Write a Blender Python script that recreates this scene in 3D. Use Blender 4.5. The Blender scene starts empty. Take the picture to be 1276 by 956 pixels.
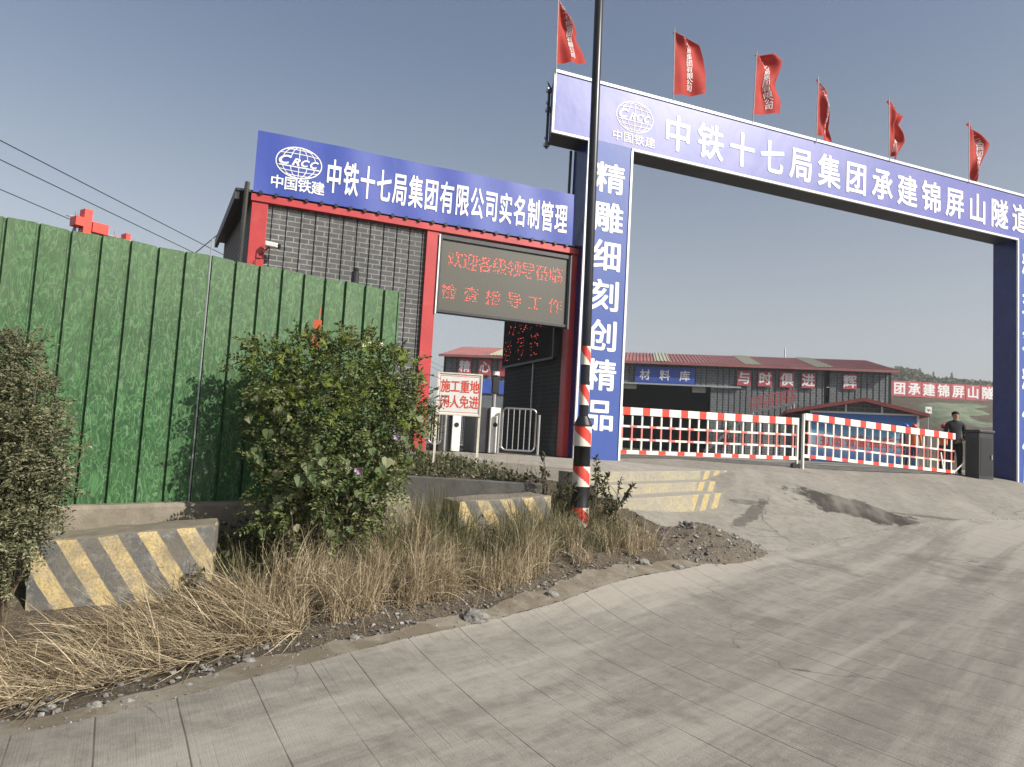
import bpy, bmesh, math, random
import numpy as np
from mathutils import Vector, Matrix, noise as mnoise

random.seed(7); RNG = np.random.default_rng(7)
S = bpy.context.scene
COL = S.collection
EYE = 1.5
# ------------------------------------------------------------------ camera
FPX, PITCH, ROLL = 872.3, 0.0774, 0.0565
_cp, _sp = math.cos(PITCH), math.sin(PITCH)
_F = np.array([0, _cp, _sp]); _u = np.array([0, -_sp, _cp]); _r = np.array([1., 0, 0])
_R = math.cos(ROLL)*_r + math.sin(ROLL)*_u
_U = -math.sin(ROLL)*_r + math.cos(ROLL)*_u
cd = bpy.data.cameras.new('camera'); cam = bpy.data.objects.new('camera', cd); COL.objects.link(cam)
cd.sensor_width = 36; cd.lens = 36*FPX/1276; cd.clip_start = .05; cd.clip_end = 4000
M3 = Matrix(((_R[0], _U[0], -_F[0], 0), (_R[1], _U[1], -_F[1], 0), (_R[2], _U[2], -_F[2], EYE), (0, 0, 0, 1)))
cam.matrix_world = M3
S.camera = cam
# ------------------------------------------------------------------ sky, sun, exposure
SUN = Vector((.86, -.50, 0)).normalized()
ELEV = math.radians(34)
w = bpy.data.worlds.new('World'); S.world = w; w.use_nodes = True
nt = w.node_tree; nt.nodes.clear()
sky = nt.nodes.new('ShaderNodeTexSky'); sky.sky_type = 'NISHITA'; sky.sun_disc = False
sky.sun_elevation = ELEV; sky.sun_rotation = math.atan2(SUN.x, SUN.y)
sky.air_density = 1.0; sky.dust_density = 2.2; sky.ozone_density = 1.0
hs = nt.nodes.new('ShaderNodeHueSaturation'); hs.inputs['Saturation'].default_value = .86
tcw = nt.nodes.new('ShaderNodeTexCoord'); sxw = nt.nodes.new('ShaderNodeSeparateXYZ'); rw = nt.nodes.new('ShaderNodeMapRange')
nt.links.new(tcw.outputs['Generated'], sxw.inputs[0]); nt.links.new(sxw.outputs[2], rw.inputs['Value'])
rw.inputs['From Min'].default_value = 0; rw.inputs['From Max'].default_value = .5; rw.inputs['To Min'].default_value = .22; rw.inputs['To Max'].default_value = .88
nt.links.new(rw.outputs[0], hs.inputs['Saturation'])
bg = nt.nodes.new('ShaderNodeBackground'); bg.inputs['Strength'].default_value = .084
wo = nt.nodes.new('ShaderNodeOutputWorld')
nt.links.new(sky.outputs[0], hs.inputs['Color']); nt.links.new(hs.outputs[0], bg.inputs[0]); nt.links.new(bg.outputs[0], wo.inputs[0])
sl = bpy.data.lights.new('sun', 'SUN'); sl.energy = 4.8; sl.angle = math.radians(.5); sl.color = (1, .95, .86)
so = bpy.data.objects.new('sun', sl); COL.objects.link(so)
sd = Vector((SUN.x*math.cos(ELEV), SUN.y*math.cos(ELEV), math.sin(ELEV)))
so.rotation_euler = sd.to_track_quat('Z', 'Y').to_euler(); so.location = (20, -12, 20)
S.view_settings.view_transform = 'Standard'; S.view_settings.look = 'None'
S.view_settings.exposure = 0.55; S.view_settings.gamma = 1.0; S.view_settings.use_curve_mapping = False

# ------------------------------------------------------------------ helpers
def at(px, py, d):
    v = _F + (px-638)/FPX*_R - (py-478)/FPX*_U
    v = v/v[1]*d
    return Vector((v[0], v[1], v[2]+EYE))

class MB:
    def __init__(s): s.v = []; s.f = []; s.m = []
    def add(s, vs, fs, m=0):
        o = len(s.v); s.v += [tuple(v) for v in vs]
        s.f += [tuple(i+o for i in f) for f in fs]; s.m += [m]*len(fs); return s
    def box(s, x0, x1, y0, y1, z0, z1, m=0):
        vs = [(x, y, z) for z in (z0, z1) for y in (y0, y1) for x in (x0, x1)]
        return s.add(vs, [(0, 2, 3, 1), (4, 5, 7, 6), (0, 1, 5, 4), (2, 6, 7, 3), (0, 4, 6, 2), (1, 3, 7, 5)], m)
    def hexa(s, p, m=0):      # 8 points: bottom 4 ccw, top 4 ccw
        return s.add(p, [(3, 2, 1, 0), (4, 5, 6, 7), (0, 1, 5, 4), (1, 2, 6, 5), (2, 3, 7, 6), (3, 0, 4, 7)], m)
    def prism(s, poly, z0, z1, m=0):
        n = len(poly)
        vs = [(p[0], p[1], z0 if len(p) < 3 else z0) for p in poly] + [(p[0], p[1], z1 if len(p) < 3 else p[2]) for p in poly]
        return s.add(vs, [tuple(range(n))[::-1], tuple(range(n, 2*n))] + [(i, (i+1) % n, n+(i+1) % n, n+i) for i in range(n)], m)
    def tube(s, pts, r, n=8, m=0, caps=True):
        pts = [Vector(p) for p in pts]
        rs = r if hasattr(r, '__len__') else [r]*len(pts)
        up = None; vs = []
        for i, p in enumerate(pts):
            t = (pts[min(i+1, len(pts)-1)]-pts[max(i-1, 0)]).normalized()
            a = Vector((0, 0, 1)) if abs(t.z) < .9 else Vector((1, 0, 0))
            u = t.cross(a).normalized(); v = t.cross(u)
            for k in range(n):
                q = 2*math.pi*k/n
                vs.append(p+(u*math.cos(q)+v*math.sin(q))*rs[i])
        fs = [(i*n+k, i*n+(k+1) % n, (i+1)*n+(k+1) % n, (i+1)*n+k) for i in range(len(pts)-1) for k in range(n)]
        if caps: fs += [tuple(range(n)), tuple(range((len(pts)-1)*n, len(pts)*n))[::-1]]
        return s.add(vs, fs, m)
    def bar(s, a, b, w, h, m=0):   # square bar
        a = Vector(a); b = Vector(b); t = (b-a).normalized()
        k = Vector((0, 0, 1)) if abs(t.z) < .9 else Vector((0, 1, 0))
        u = t.cross(k).normalized()*w/2; v = u.cross(t).normalized()*h/2
        return s.hexa([a-u-v, a+u-v, a+u+v, a-u+v, b-u-v, b+u-v, b+u+v, b-u+v], m)
    def ball(s, c, r, n=10, k=7, m=0):
        c = Vector(c); r = r if hasattr(r, '__len__') else (r, r, r)
        vs = [c+Vector((0, 0, -r[2]))]
        for j in range(1, k):
            a = -math.pi/2+math.pi*j/k
            for i in range(n):
                q = 2*math.pi*i/n
                vs.append(c+Vector((r[0]*math.cos(a)*math.cos(q), r[1]*math.cos(a)*math.sin(q), r[2]*math.sin(a))))
        vs.append(c+Vector((0, 0, r[2]))); L = len(vs)-1
        fs = [(0, 1+(i+1) % n, 1+i) for i in range(n)]
        for j in range(k-2):
            fs += [(1+j*n+i, 1+j*n+(i+1) % n, 1+(j+1)*n+(i+1) % n, 1+(j+1)*n+i) for i in range(n)]
        fs += [(L, 1+(k-2)*n+i, 1+(k-2)*n+(i+1) % n) for i in range(n)]
        return s.add(vs, fs, m)
    def build(s, name, mat, parent=None, smooth=False, bevel=0):
        me = bpy.data.meshes.new(name); me.from_pydata(s.v, [], s.f)
        mats = mat if isinstance(mat, (list, tuple)) else [mat]
        for q in mats: me.materials.append(q)
        if len(mats) > 1: me.polygons.foreach_set('material_index', s.m)
        if smooth: me.polygons.foreach_set('use_smooth', [True]*len(me.polygons))
        me.update()
        o = bpy.data.objects.new(name, me); COL.objects.link(o)
        if parent: o.parent = parent
        if bevel:
            b = o.modifiers.new('bevel', 'BEVEL'); b.width = bevel; b.segments = 2; b.limit_method = 'ANGLE'
        return o

def np_mesh(name, V, Fq, mat, parent=None, smooth=False, mi=None):
    me = bpy.data.meshes.new(name); V = np.asarray(V, np.float32); Fq = np.asarray(Fq, np.int32)
    k = Fq.shape[1]
    me.vertices.add(len(V)); me.vertices.foreach_set('co', V.ravel())
    me.loops.add(Fq.size); me.loops.foreach_set('vertex_index', Fq.ravel())
    me.polygons.add(len(Fq)); me.polygons.foreach_set('loop_start', np.arange(len(Fq), dtype=np.int32)*k)
    mats = mat if isinstance(mat, (list, tuple)) else [mat]
    for q in mats: me.materials.append(q)
    if mi is not None: me.polygons.foreach_set('material_index', np.asarray(mi, np.int32))
    me.polygons.foreach_set('use_smooth', np.full(len(Fq), smooth))
    me.update(calc_edges=True); me.validate()
    o = bpy.data.objects.new(name, me); COL.objects.link(o)
    if parent: o.parent = parent
    return o

def tag(o, label=None, cat=None, group=None, kind=None):
    if label: o['label'] = label
    if cat: o['category'] = cat
    if group: o['group'] = group
    if kind: o['kind'] = kind
    return o
def thing(name, label, cat, loc=(0, 0, 0), rz=0, group=None):
    o = bpy.data.objects.new(name, None); COL.objects.link(o); o.empty_display_size = .2
    o.location = loc; o.rotation_euler = (0, 0, rz)
    return tag(o, label, cat, group)
def struct(o): o['kind'] = 'structure'; return o

# ------------------------------------------------------------------ materials
class NB:      # small node builder
    def __init__(s, name):
        s.mat = bpy.data.materials.new(name); s.mat.use_nodes = True
        s.t = s.mat.node_tree; s.n = s.t.nodes; s.p = s.n['Principled BSDF']
        s._tc = None
    def L(s, a, b): s.t.links.new(a, b)
    def node(s, ty, **kw):
        n = s.n.new(ty)
        for k, v in kw.items():
            if k in n.inputs: 
                if hasattr(v, 'is_output'): s.L(v, n.inputs[k])
                else: n.inputs[k].default_value = v
            else: setattr(n, k, v)
        return n
    def tc(s, which='Object'):
        if not s._tc: s._tc = s.n.new('ShaderNodeTexCoord')
        return s._tc.outputs[which]
    def map(s, scale=(1, 1, 1), rot=(0, 0, 0), loc=(0, 0, 0), vec=None):
        m = s.n.new('ShaderNodeMapping'); s.L(vec or s.tc(), m.inputs['Vector'])
        m.inputs['Scale'].default_value = scale; m.inputs['Rotation'].default_value = rot; m.inputs['Location'].default_value = loc
        return m.outputs[0]
    def noise(s, scale, detail=4, rough=.55, dist=0, vec=None):
        n = s.n.new('ShaderNodeTexNoise'); n.inputs['Scale'].default_value = scale; n.inputs['Detail'].default_value = detail
        n.inputs['Roughness'].default_value = rough; n.inputs['Distortion'].default_value = dist
        s.L(vec or s.tc(), n.inputs['Vector']); return n.outputs['Fac']
    def ramp(s, fac, stops, interp='LINEAR'):
        r = s.n.new('ShaderNodeValToRGB'); r.color_ramp.interpolation = interp
        e = r.color_ramp.elements
        while len(e) < len(stops): e.new(.5)
        for i, (p, c) in enumerate(stops):
            e[i].position = p; e[i].color = (c[0], c[1], c[2], 1) if hasattr(c, '__len__') else (c, c, c, 1)
        s.L(fac, r.inputs[0]); return r.outputs[0]
    def mix(s, fac, a, b, mode='MIX'):
        m = s.n.new('ShaderNodeMix'); m.data_type = 'RGBA'; m.blend_type = mode
        for v, i in ((fac, 0), (a, 6), (b, 7)):
            if hasattr(v, 'is_output'): s.L(v, m.inputs[i])
            elif hasattr(v, '__len__'): m.inputs[i].default_value = (v[0], v[1], v[2], 1)
            else: m.inputs[i].default_value = v
        return m.outputs[2]
    def math(s, op, a, b=0, c=0):
        m = s.n.new('ShaderNodeMath'); m.operation = op
        for v, i in ((a, 0), (b, 1), (c, 2)):
            if hasattr(v, 'is_output'): s.L(v, m.inputs[i])
            else: m.inputs[i].default_value = v
        return m.outputs[0]
    def sep(s, vec=None):
        x = s.n.new('ShaderNodeSeparateXYZ'); s.L(vec or s.tc(), x.inputs[0]); return x.outputs
    def color(s, c):
        if hasattr(c, 'is_output'): s.L(c, s.p.inputs['Base Color'])
        else: s.p.inputs['Base Color'].default_value = (c[0], c[1], c[2], 1)
        return s
    def rough(s, r):
        if hasattr(r, 'is_output'): s.L(r, s.p.inputs['Roughness'])
        else: s.p.inputs['Roughness'].default_value = r
        return s
    def bump(s, h, strength=.3, dist=.01):
        b = s.n.new('ShaderNodeBump'); b.inputs['Strength'].default_value = strength; b.inputs['Distance'].default_value = dist
        s.L(h, b.inputs['Height']); s.L(b.outputs[0], s.p.inputs['Normal']); return s
    def island(s):
        return s.n.new('ShaderNodeNewGeometry').outputs['Random Per Island']

def paint(name, c, rough=.5, metal=0, var=.15, scale=3, spec=.5, dirt=None, dirt_amt=.5, bump=0):
    b = NB(name)
    n = b.noise(scale, 6, .6)
    c2 = tuple(min(1, x*(1+var)) for x in c); c1 = tuple(x*(1-var) for x in c)
    col = b.ramp(n, [(.3, c1), (.7, c2)])
    if dirt:
        d = b.ramp(b.noise(scale*2.3, 8, .7), [(.52, 0), (.72, 1)])
        col = b.mix(b.math('MULTIPLY', d, dirt_amt), col, dirt)
    b.color(col).rough(rough); b.p.inputs['Metallic'].default_value = metal
    b.p.inputs['Specular IOR Level'].default_value = spec
    if bump: b.bump(b.noise(scale*8, 5), bump, .01)
    return b.mat
def emit(name, c, strength):
    b = NB(name); b.color(c); b.p.inputs['Emission Color'].default_value = (*c, 1); b.p.inputs['Emission Strength'].default_value = strength
    return b.mat

M = {}
M['white'] = paint('white_paint', (.66, .65, .62), .45, var=.05, dirt=(.45, .42, .37), dirt_amt=.35)
M['trim'] = paint('white_trim', (.70, .70, .70), .35, var=.04)
M['letter'] = paint('white_letter_vinyl', (.70, .70, .70), .5, var=.03)
M['letter_dim'] = paint('pale_letter_vinyl', (.68, .64, .64), .6, var=.05)
M['redletter'] = paint('red_letter_vinyl', (.62, .06, .035), .5, var=.1)
M['red'] = paint('red_steel', (.37, .033, .035), .38, var=.16, scale=1.4, dirt=(.5, .12, .10), dirt_amt=.35, bump=.06)
M['redrail'] = paint('red_rail_paint', (.70, .045, .025), .4, var=.08)
M['pinkrail'] = paint('faded_red_rail', (.55, .16, .14), .5, var=.12)
M['railwhite'] = paint('rail_white', (.68, .655, .60), .4, var=.05)
M['black'] = paint('black_paint', (.012, .012, .014), .35, var=.3, scale=6)
M['darkbox'] = paint('charcoal_steel', (.022, .023, .027), .45, var=.25, dirt=(.06, .06, .06), dirt_amt=.5)
M['steel'] = paint('brushed_steel', (.45, .45, .44), .32, metal=.9, var=.1)
M['galv'] = paint('galvanised_steel', (.42, .43, .44), .4, metal=.6, var=.2, scale=8)
M['navy'] = paint('navy_gloss', (.010, .021, .140), .22, var=.2, scale=2, dirt=(.06, .06, .12), dirt_amt=.35)
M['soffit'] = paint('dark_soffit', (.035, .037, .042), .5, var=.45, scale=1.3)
M['cable'] = paint('black_cable', (.03, .03, .035), .6)
M['rope'] = paint('pale_board', (.62, .58, .48), .6, dirt=(.35, .3, .22))
M['orange'] = paint('orange_tape', (.62, .12, .05), .6)
M['skin'] = paint('skin', (.36, .20, .13), .55, var=.08)
M['hair'] = paint('black_hair', (.012, .011, .010), .85, spec=.2)
M['cloth_black'] = paint('black_cloth', (.014, .015, .018), .85)
M['cloth_navy'] = paint('navy_cloth', (.02, .028, .06), .85)
M['vest'] = paint('orange_vest', (.66, .13, .02), .75)
M['helmet_blue'] = paint('blue_helmet', (.03, .08, .42), .3)
M['helmet_red'] = paint('red_helmet', (.55, .04, .03), .3)
M['roofred'] = paint('red_roof_sheet', (.25, .095, .09), .65, var=.2, scale=.6, dirt=(.30, .20, .17), dirt_amt=.6)
M['roofpale'] = paint('pale_roof_sheet', (.33, .33, .24), .6, var=.15)
M['louvre'] = paint('pale_louvre', (.55, .58, .52), .6)
M['signred'] = paint('faded_red_board', (.42, .07, .085), .55, var=.2, scale=.7)
M['signblue'] = paint('blue_board', (.035, .075, .33), .5, var=.15)
M['pipe'] = paint('grey_brown_pipe', (.12, .115, .10), .5)
M['shedroof'] = paint('dull_red_sheet', (.20, .040, .038), .6, var=.2)
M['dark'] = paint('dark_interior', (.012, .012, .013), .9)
M['grave'] = paint('grey_sheet', (.10, .115, .125), .55, var=.2)

def vinyl(name, base, pale, amt, rough):
    b = NB(name)
    n1 = b.noise(.55, 5, .6); n2 = b.noise(3.2, 6, .65, vec=b.map((1, 1, .5)))
    f = b.math('MULTIPLY', b.ramp(n1, [(.35, 0), (.75, 1)]), amt)
    c = b.mix(f, base, pale)
    c = b.mix(b.math('MULTIPLY', b.ramp(n2, [(.45, 0), (.75, 1)]), .25), c, tuple(x*1.35 for x in base))
    b.color(c).rough(rough); b.bump(b.noise(1.6, 4, .5, .4, vec=b.map((1, 1, .6))), .25, .03)
    return b.mat
M['vinyl_gate'] = vinyl('gate_banner_vinyl', (.034, .060, .28), (.125, .110, .35), .85, .42)
M['vinyl_pillar'] = vinyl('pillar_banner_vinyl', (.020, .060, .26), (.045, .075, .29), .5, .5)
M['vinyl_house'] = vinyl('gatehouse_banner_vinyl', (.016, .048, .27), (.042, .060, .32), .8, .5)

def concrete(name, base, kind):
    b = NB(name); P = b.tc('Object')
    big = b.noise(.35, 5, .6); mid = b.noise(2.2, 8, .62); fine = b.noise(95, 3, .6); grain = b.noise(330, 2, .5)
    c1 = tuple(x*.80 for x in base); c2 = tuple(min(1, x*1.16) for x in base)
    col = b.ramp(big, [(.32, c1), (.68, c2)])
    col = b.mix(b.math('MULTIPLY', b.ramp(mid, [(.38, 1), (.62, 0)]), .32), col, tuple(x*.62 for x in base))
    col = b.mix(b.ramp(fine, [(.30, .22), (.62, 0)]), col, tuple(x*.45 for x in base))
    col = b.mix(b.ramp(grain, [(.52, 0), (.74, .25)]), col, tuple(min(1, x*1.5) for x in base))
    pat = b.noise(7.5, 9, .72, .3)
    col = b.mix(b.ramp(pat, [(.38, .55), (.52, 0)]), col, tuple(x*.56 for x in base))
    col = b.mix(b.ramp(pat, [(.56, 0), (.68, .35)]), col, tuple(min(1, x*1.4) for x in base))
    spot = b.noise(26, 5, .75)
    col = b.mix(b.ramp(spot, [(.66, 0), (.72, .55)]), col, tuple(x*.42 for x in base))
    h = b.math('ADD', b.math('MULTIPLY', fine, .6), b.math('ADD', b.math('MULTIPLY', mid, .4), b.math('MULTIPLY', pat, .5)))
    if kind == 'strip':
        mud = b.noise(2.6, 7, .66, .5)
        col = b.mix(b.ramp(mud, [(.44, 0), (.56, .8)]), col, (.125, .100, .070))
    if kind == 'road':
        # coordinates across the tining (saw cut) direction, and along the road
        a = b.sep(b.map(rot=(0, 0, math.radians(-ROADROT))))
        # irregular saw cuts
        warp = b.math('MULTIPLY', b.math('SUBTRACT', b.noise(.5, 2), .5), .05)
        coord = b.math('ADD', a[0], warp)
        def lines(scale, width, off):
            v = b.node('ShaderNodeTexVoronoi', voronoi_dimensions='1D', feature='DISTANCE_TO_EDGE')
            v.inputs['Scale'].default_value = scale; v.inputs['Randomness'].default_value = 1
            b.L(b.math('ADD', coord, off), v.inputs['W'])
            return b.ramp(v.outputs['Distance'], [(0, 1), (width*scale, 0)])
        mask = b.ramp(b.noise(.9, 4, .6), [(.38, .12), (.56, 1)])
        l1 = b.math('MULTIPLY', lines(2.6, .0065, 3.1), mask)
        l2 = b.math('MULTIPLY', lines(9, .006, 11.7), b.ramp(b.noise(1.3, 4, .6), [(.48, 0), (.66, .5)]))
        ln = b.math('MAXIMUM', l1, l2)
        # worn wheel lane: smoother darker band some metres out from the joint, pale dusty streaks along the road
        r = b.sep(b.map(rot=(0, 0, math.radians(-44))))   # x along the road heading, y across
        across = b.math('ADD', b.math('MULTIPLY', r[1], -1), b.math('MULTIPLY', b.math('SUBTRACT', b.noise(.45, 4, .6), .5), .9))
        streak = b.noise(1, 9, .70, .35, vec=b.map(scale=(.10, 1.5, 1), vec=b.map(rot=(0, 0, math.radians(-46)))))
        lane = b.ramp(b.math('DIVIDE', across, 10), [(.34, 0), (.42, 1), (.80, 1), (.95, .3)])
        col = b.mix(b.math('MULTIPLY', lane, .62), col, (base[0]*.54, base[1]*.53, base[2]*.53))
        col = b.mix(b.ramp(streak, [(.46, 0), (.58, .62)]), col, tuple(min(1, x*1.42) for x in base))
        col = b.mix(b.ramp(streak, [(.32, .55), (.46, 0)]), col, tuple(x*.60 for x in base))
        col = b.mix(b.math('MULTIPLY', ln, .72), col, (.035, .033, .030))
        tine = b.noise(1, 2, .5, vec=b.map(scale=(120, .6, 1), rot=(0, 0, 0), vec=b.map(rot=(0, 0, math.radians(-ROADROT)))))
        col = b.mix(b.ramp(tine, [(.35, .09), (.55, 0)]), col, tuple(x*.6 for x in base))
        h = b.math('SUBTRACT', b.math('ADD', h, b.math('MULTIPLY', tine, .5)), b.math('MULTIPLY', ln, 1.2))
        v = b.node('ShaderNodeTexVoronoi', feature='DISTANCE_TO_EDGE'); v.inputs['Scale'].default_value = .30
        wv = b.n.new('ShaderNodeVectorMath'); wv.operation = 'ADD'
        nz = b.n.new('ShaderNodeTexNoise'); nz.inputs['Scale'].default_value = 1.1; nz.inputs['Detail'].default_value = 7
        b.L(P, nz.inputs['Vector']); b.L(P, wv.inputs[0]); b.L(nz.outputs['Color'], wv.inputs[1]); b.L(wv.outputs[0], v.inputs['Vector'])
        cr = b.math('MULTIPLY', b.ramp(v.outputs['Distance'], [(0, 1), (.0035, 0)]), b.ramp(b.noise(.6, 3), [(.50, 0), (.6, 1)]))
        col = b.mix(b.math('MULTIPLY', cr, .75), col, (.04, .037, .033))
        oil = b.noise(.75, 6, .62, .6, vec=b.map(loc=(3, 8, 0)))
        col = b.mix(b.ramp(oil, [(.56, 0), (.68, .55)]), col, (.085, .076, .062))
    if kind == 'apron':
        # dried mud and water stain with its own outline, hair cracks
        def ell(cx, cy, ax, ay, ang, nz, sc):
            s_ = b.n.new('ShaderNodeVectorMath'); s_.operation = 'SUBTRACT'; b.L(P, s_.inputs[0]); s_.inputs[1].default_value = (cx, cy, 0)
            q = b.sep(b.map(rot=(0, 0, -ang), vec=s_.outputs[0]))
            x = b.math('DIVIDE', q[0], ax); y = b.math('DIVIDE', q[1], ay)
            d = b.math('SQRT', b.math('ADD', b.math('MULTIPLY', x, x), b.math('MULTIPLY', y, y)))
            return b.math('ADD', d, b.math('MULTIPLY', b.math('SUBTRACT', b.noise(sc, 8, .7), .5), nz))
        for (cx, cy, ax, ay, ang, nz, sc, amt) in STAINS:
            col = b.mix(b.ramp(ell(cx, cy, ax, ay, ang, nz, sc), [(.86, amt), (1.12, 0)]), col, (.040, .035, .029))
        v = b.node('ShaderNodeTexVoronoi', feature='DISTANCE_TO_EDGE'); v.inputs['Scale'].default_value = .42
        wv = b.n.new('ShaderNodeVectorMath'); wv.operation = 'ADD'
        nz = b.n.new('ShaderNodeTexNoise'); nz.inputs['Scale'].default_value = 1.6; nz.inputs['Detail'].default_value = 6
        sc_ = b.n.new('ShaderNodeVectorMath'); sc_.operation = 'SCALE'; sc_.inputs['Scale'].default_value = .9
        b.L(P, nz.inputs['Vector']); b.L(nz.outputs['Color'], sc_.inputs[0]); b.L(P, wv.inputs[0]); b.L(sc_.outputs[0], wv.inputs[1]); b.L(wv.outputs[0], v.inputs['Vector'])
        cr = b.math('MULTIPLY', b.ramp(v.outputs['Distance'], [(0, 1), (.008, 0)]), b.ramp(b.noise(.7, 3), [(.45, 0), (.6, 1)]))
        col = b.mix(b.math('MULTIPLY', cr, .8), col, (.04, .037, .032))
        tr = b.noise(1, 6, .6, vec=b.map(scale=(.35, 1.6, 1), vec=b.map(rot=(0, 0, math.radians(-75)))))
        col = b.mix(b.ramp(tr, [(.5, 0), (.68, .45)]), col, tuple(min(1, x*1.35) for x in base))
    b.color(col).rough(b.ramp(mid, [(.3, .82), (.7, .95)])); b.p.inputs['Specular IOR Level'].default_value = .25
    b.bump(h, .45, .012)
    return b.mat

M['shoulder'] = concrete('old_concrete', (.225, .20, .158), 'strip')
M['platform'] = concrete('platform_concrete', (.33, .305, .26), 'plain')
M['kerbwall'] = concrete('weathered_concrete', (.235, .205, .16), 'plain')
M['bedwall'] = concrete('grey_mortar', (.13, .125, .115), 'plain')

def dirt():
    b = NB('dirt'); n1 = b.noise(1.2, 6, .6); n2 = b.noise(14, 8, .7); n3 = b.noise(70, 4, .6)
    c = b.ramp(n1, [(.3, (.085, .066, .046)), (.7, (.165, .135, .098))])
    c = b.mix(b.ramp(n2, [(.4, .6), (.6, 0)]), c, (.05, .04, .03))
    c = b.mix(b.ramp(n3, [(.58, 0), (.66, .7)]), c, (.27, .25, .22))
    b.color(c).rough(.95); b.bump(b.math('ADD', n2, n3), .9, .03); b.p.inputs['Specular IOR Level'].default_value = .15
    return b.mat
M['dirt'] = dirt()
def stone_m():
    b = NB('stone'); r = b.island()
    c = b.ramp(r, [(0, (.10, .096, .09)), (.45, (.17, .162, .152)), (.8, (.25, .235, .21)), (1, (.38, .36, .33))])
    c = b.mix(b.ramp(b.noise(40, 5), [(.4, .4), (.6, 0)]), c, (.08, .075, .07))
    b.color(c).rough(.9); b.bump(b.noise(60, 5), .5, .01); return b.mat
M['stone'] = stone_m()
def leaf_m(name, stops, trans=.3, rough=.6):
    b = NB(name); c = b.ramp(b.island(), stops)
    c = b.mix(b.ramp(b.noise(25, 4), [(.4, .35), (.6, 0)]), c, tuple(x*.6 for x in stops[0][1]))
    b.color(c).rough(rough); b.p.inputs['Specular IOR Level'].default_value = .3
    tr = b.n.new('ShaderNodeBsdfTranslucent'); b.L(c, tr.inputs[0])
    mx = b.n.new('ShaderNodeMixShader'); mx.inputs[0].default_value = trans
    b.L(b.p.outputs[0], mx.inputs[1]); b.L(tr.outputs[0], mx.inputs[2]); b.L(mx.outputs[0], b.n['Material Output'].inputs[0])
    return b.mat
M['leaf_bush'] = leaf_m('dusty_small_leaf', [(0, (.055, .085, .018)), (.4, (.105, .142, .036)), (.75, (.18, .205, .072)), (1, (.31, .30, .18))])
M['leaf_fresh'] = leaf_m('fresh_vine_leaf', [(0, (.085, .125, .014)), (.6, (.15, .20, .025)), (1, (.25, .28, .06))], .4)
M['leaf_vine'] = leaf_m('dusty_heart_leaf', [(0, (.07, .105, .04)), (.5, (.125, .165, .072)), (.85, (.20, .22, .12)), (1, (.30, .27, .17))], .25)
M['leaf_shrub'] = leaf_m('grey_shrub_leaf', [(0, (.065, .075, .034)), (.4, (.135, .142, .072)), (.75, (.22, .22, .125)), (1, (.34, .32, .21))], .25)
M['leaf_cover'] = leaf_m('dusty_cover_leaf', [(0, (.055, .065, .028)), (.5, (.12, .125, .065)), (1, (.24, .225, .14))], .25)
M['leaf_weed'] = leaf_m('weed_leaf', [(0, (.035, .045, .018)), (.6, (.065, .07, .03)), (1, (.11, .10, .05))], .25)
M['grass_dry'] = leaf_m('dry_grass', [(0, (.15, .115, .070)), (.3, (.33, .262, .165)), (.7, (.53, .435, .285)), (1, (.70, .60, .43))], .25, .7)
M['grass_green'] = leaf_m('green_grass', [(0, (.065, .078, .03)), (.5, (.13, .13, .058)), (1, (.25, .215, .115))], .3, .7)
M['flower'] = paint('lilac_petal', (.34, .22, .36), .6)
M['bark'] = paint('twig_bark', (.10, .075, .05), .9)

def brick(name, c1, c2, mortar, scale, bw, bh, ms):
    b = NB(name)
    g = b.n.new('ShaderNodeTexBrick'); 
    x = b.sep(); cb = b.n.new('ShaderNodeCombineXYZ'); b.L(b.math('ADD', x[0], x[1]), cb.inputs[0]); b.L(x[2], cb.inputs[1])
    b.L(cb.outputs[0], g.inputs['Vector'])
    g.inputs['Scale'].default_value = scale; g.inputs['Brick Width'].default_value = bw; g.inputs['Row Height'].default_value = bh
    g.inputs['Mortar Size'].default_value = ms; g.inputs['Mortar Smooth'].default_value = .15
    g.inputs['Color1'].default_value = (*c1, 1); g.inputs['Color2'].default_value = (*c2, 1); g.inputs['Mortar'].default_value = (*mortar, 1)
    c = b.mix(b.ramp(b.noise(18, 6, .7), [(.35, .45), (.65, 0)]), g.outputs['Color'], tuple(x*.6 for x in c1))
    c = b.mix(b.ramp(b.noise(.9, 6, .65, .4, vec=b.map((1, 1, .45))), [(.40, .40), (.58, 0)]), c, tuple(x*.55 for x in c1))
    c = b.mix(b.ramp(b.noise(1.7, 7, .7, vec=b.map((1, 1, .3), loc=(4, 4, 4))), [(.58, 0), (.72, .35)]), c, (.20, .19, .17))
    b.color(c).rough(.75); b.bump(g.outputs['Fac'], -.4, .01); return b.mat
M['brick'] = brick('grey_brick_sheet', (.070, .071, .072), (.105, .105, .104), (.30, .30, .285), 1, .245, .088, .0085)
M['brick_shaded'] = brick('shaded_brick_sheet', (.017, .0175, .018), (.023, .024, .025), (.075, .075, .072), 1, .245, .088, .007)  # darker copy of the brick: the passage shade is put into its colour

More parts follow.
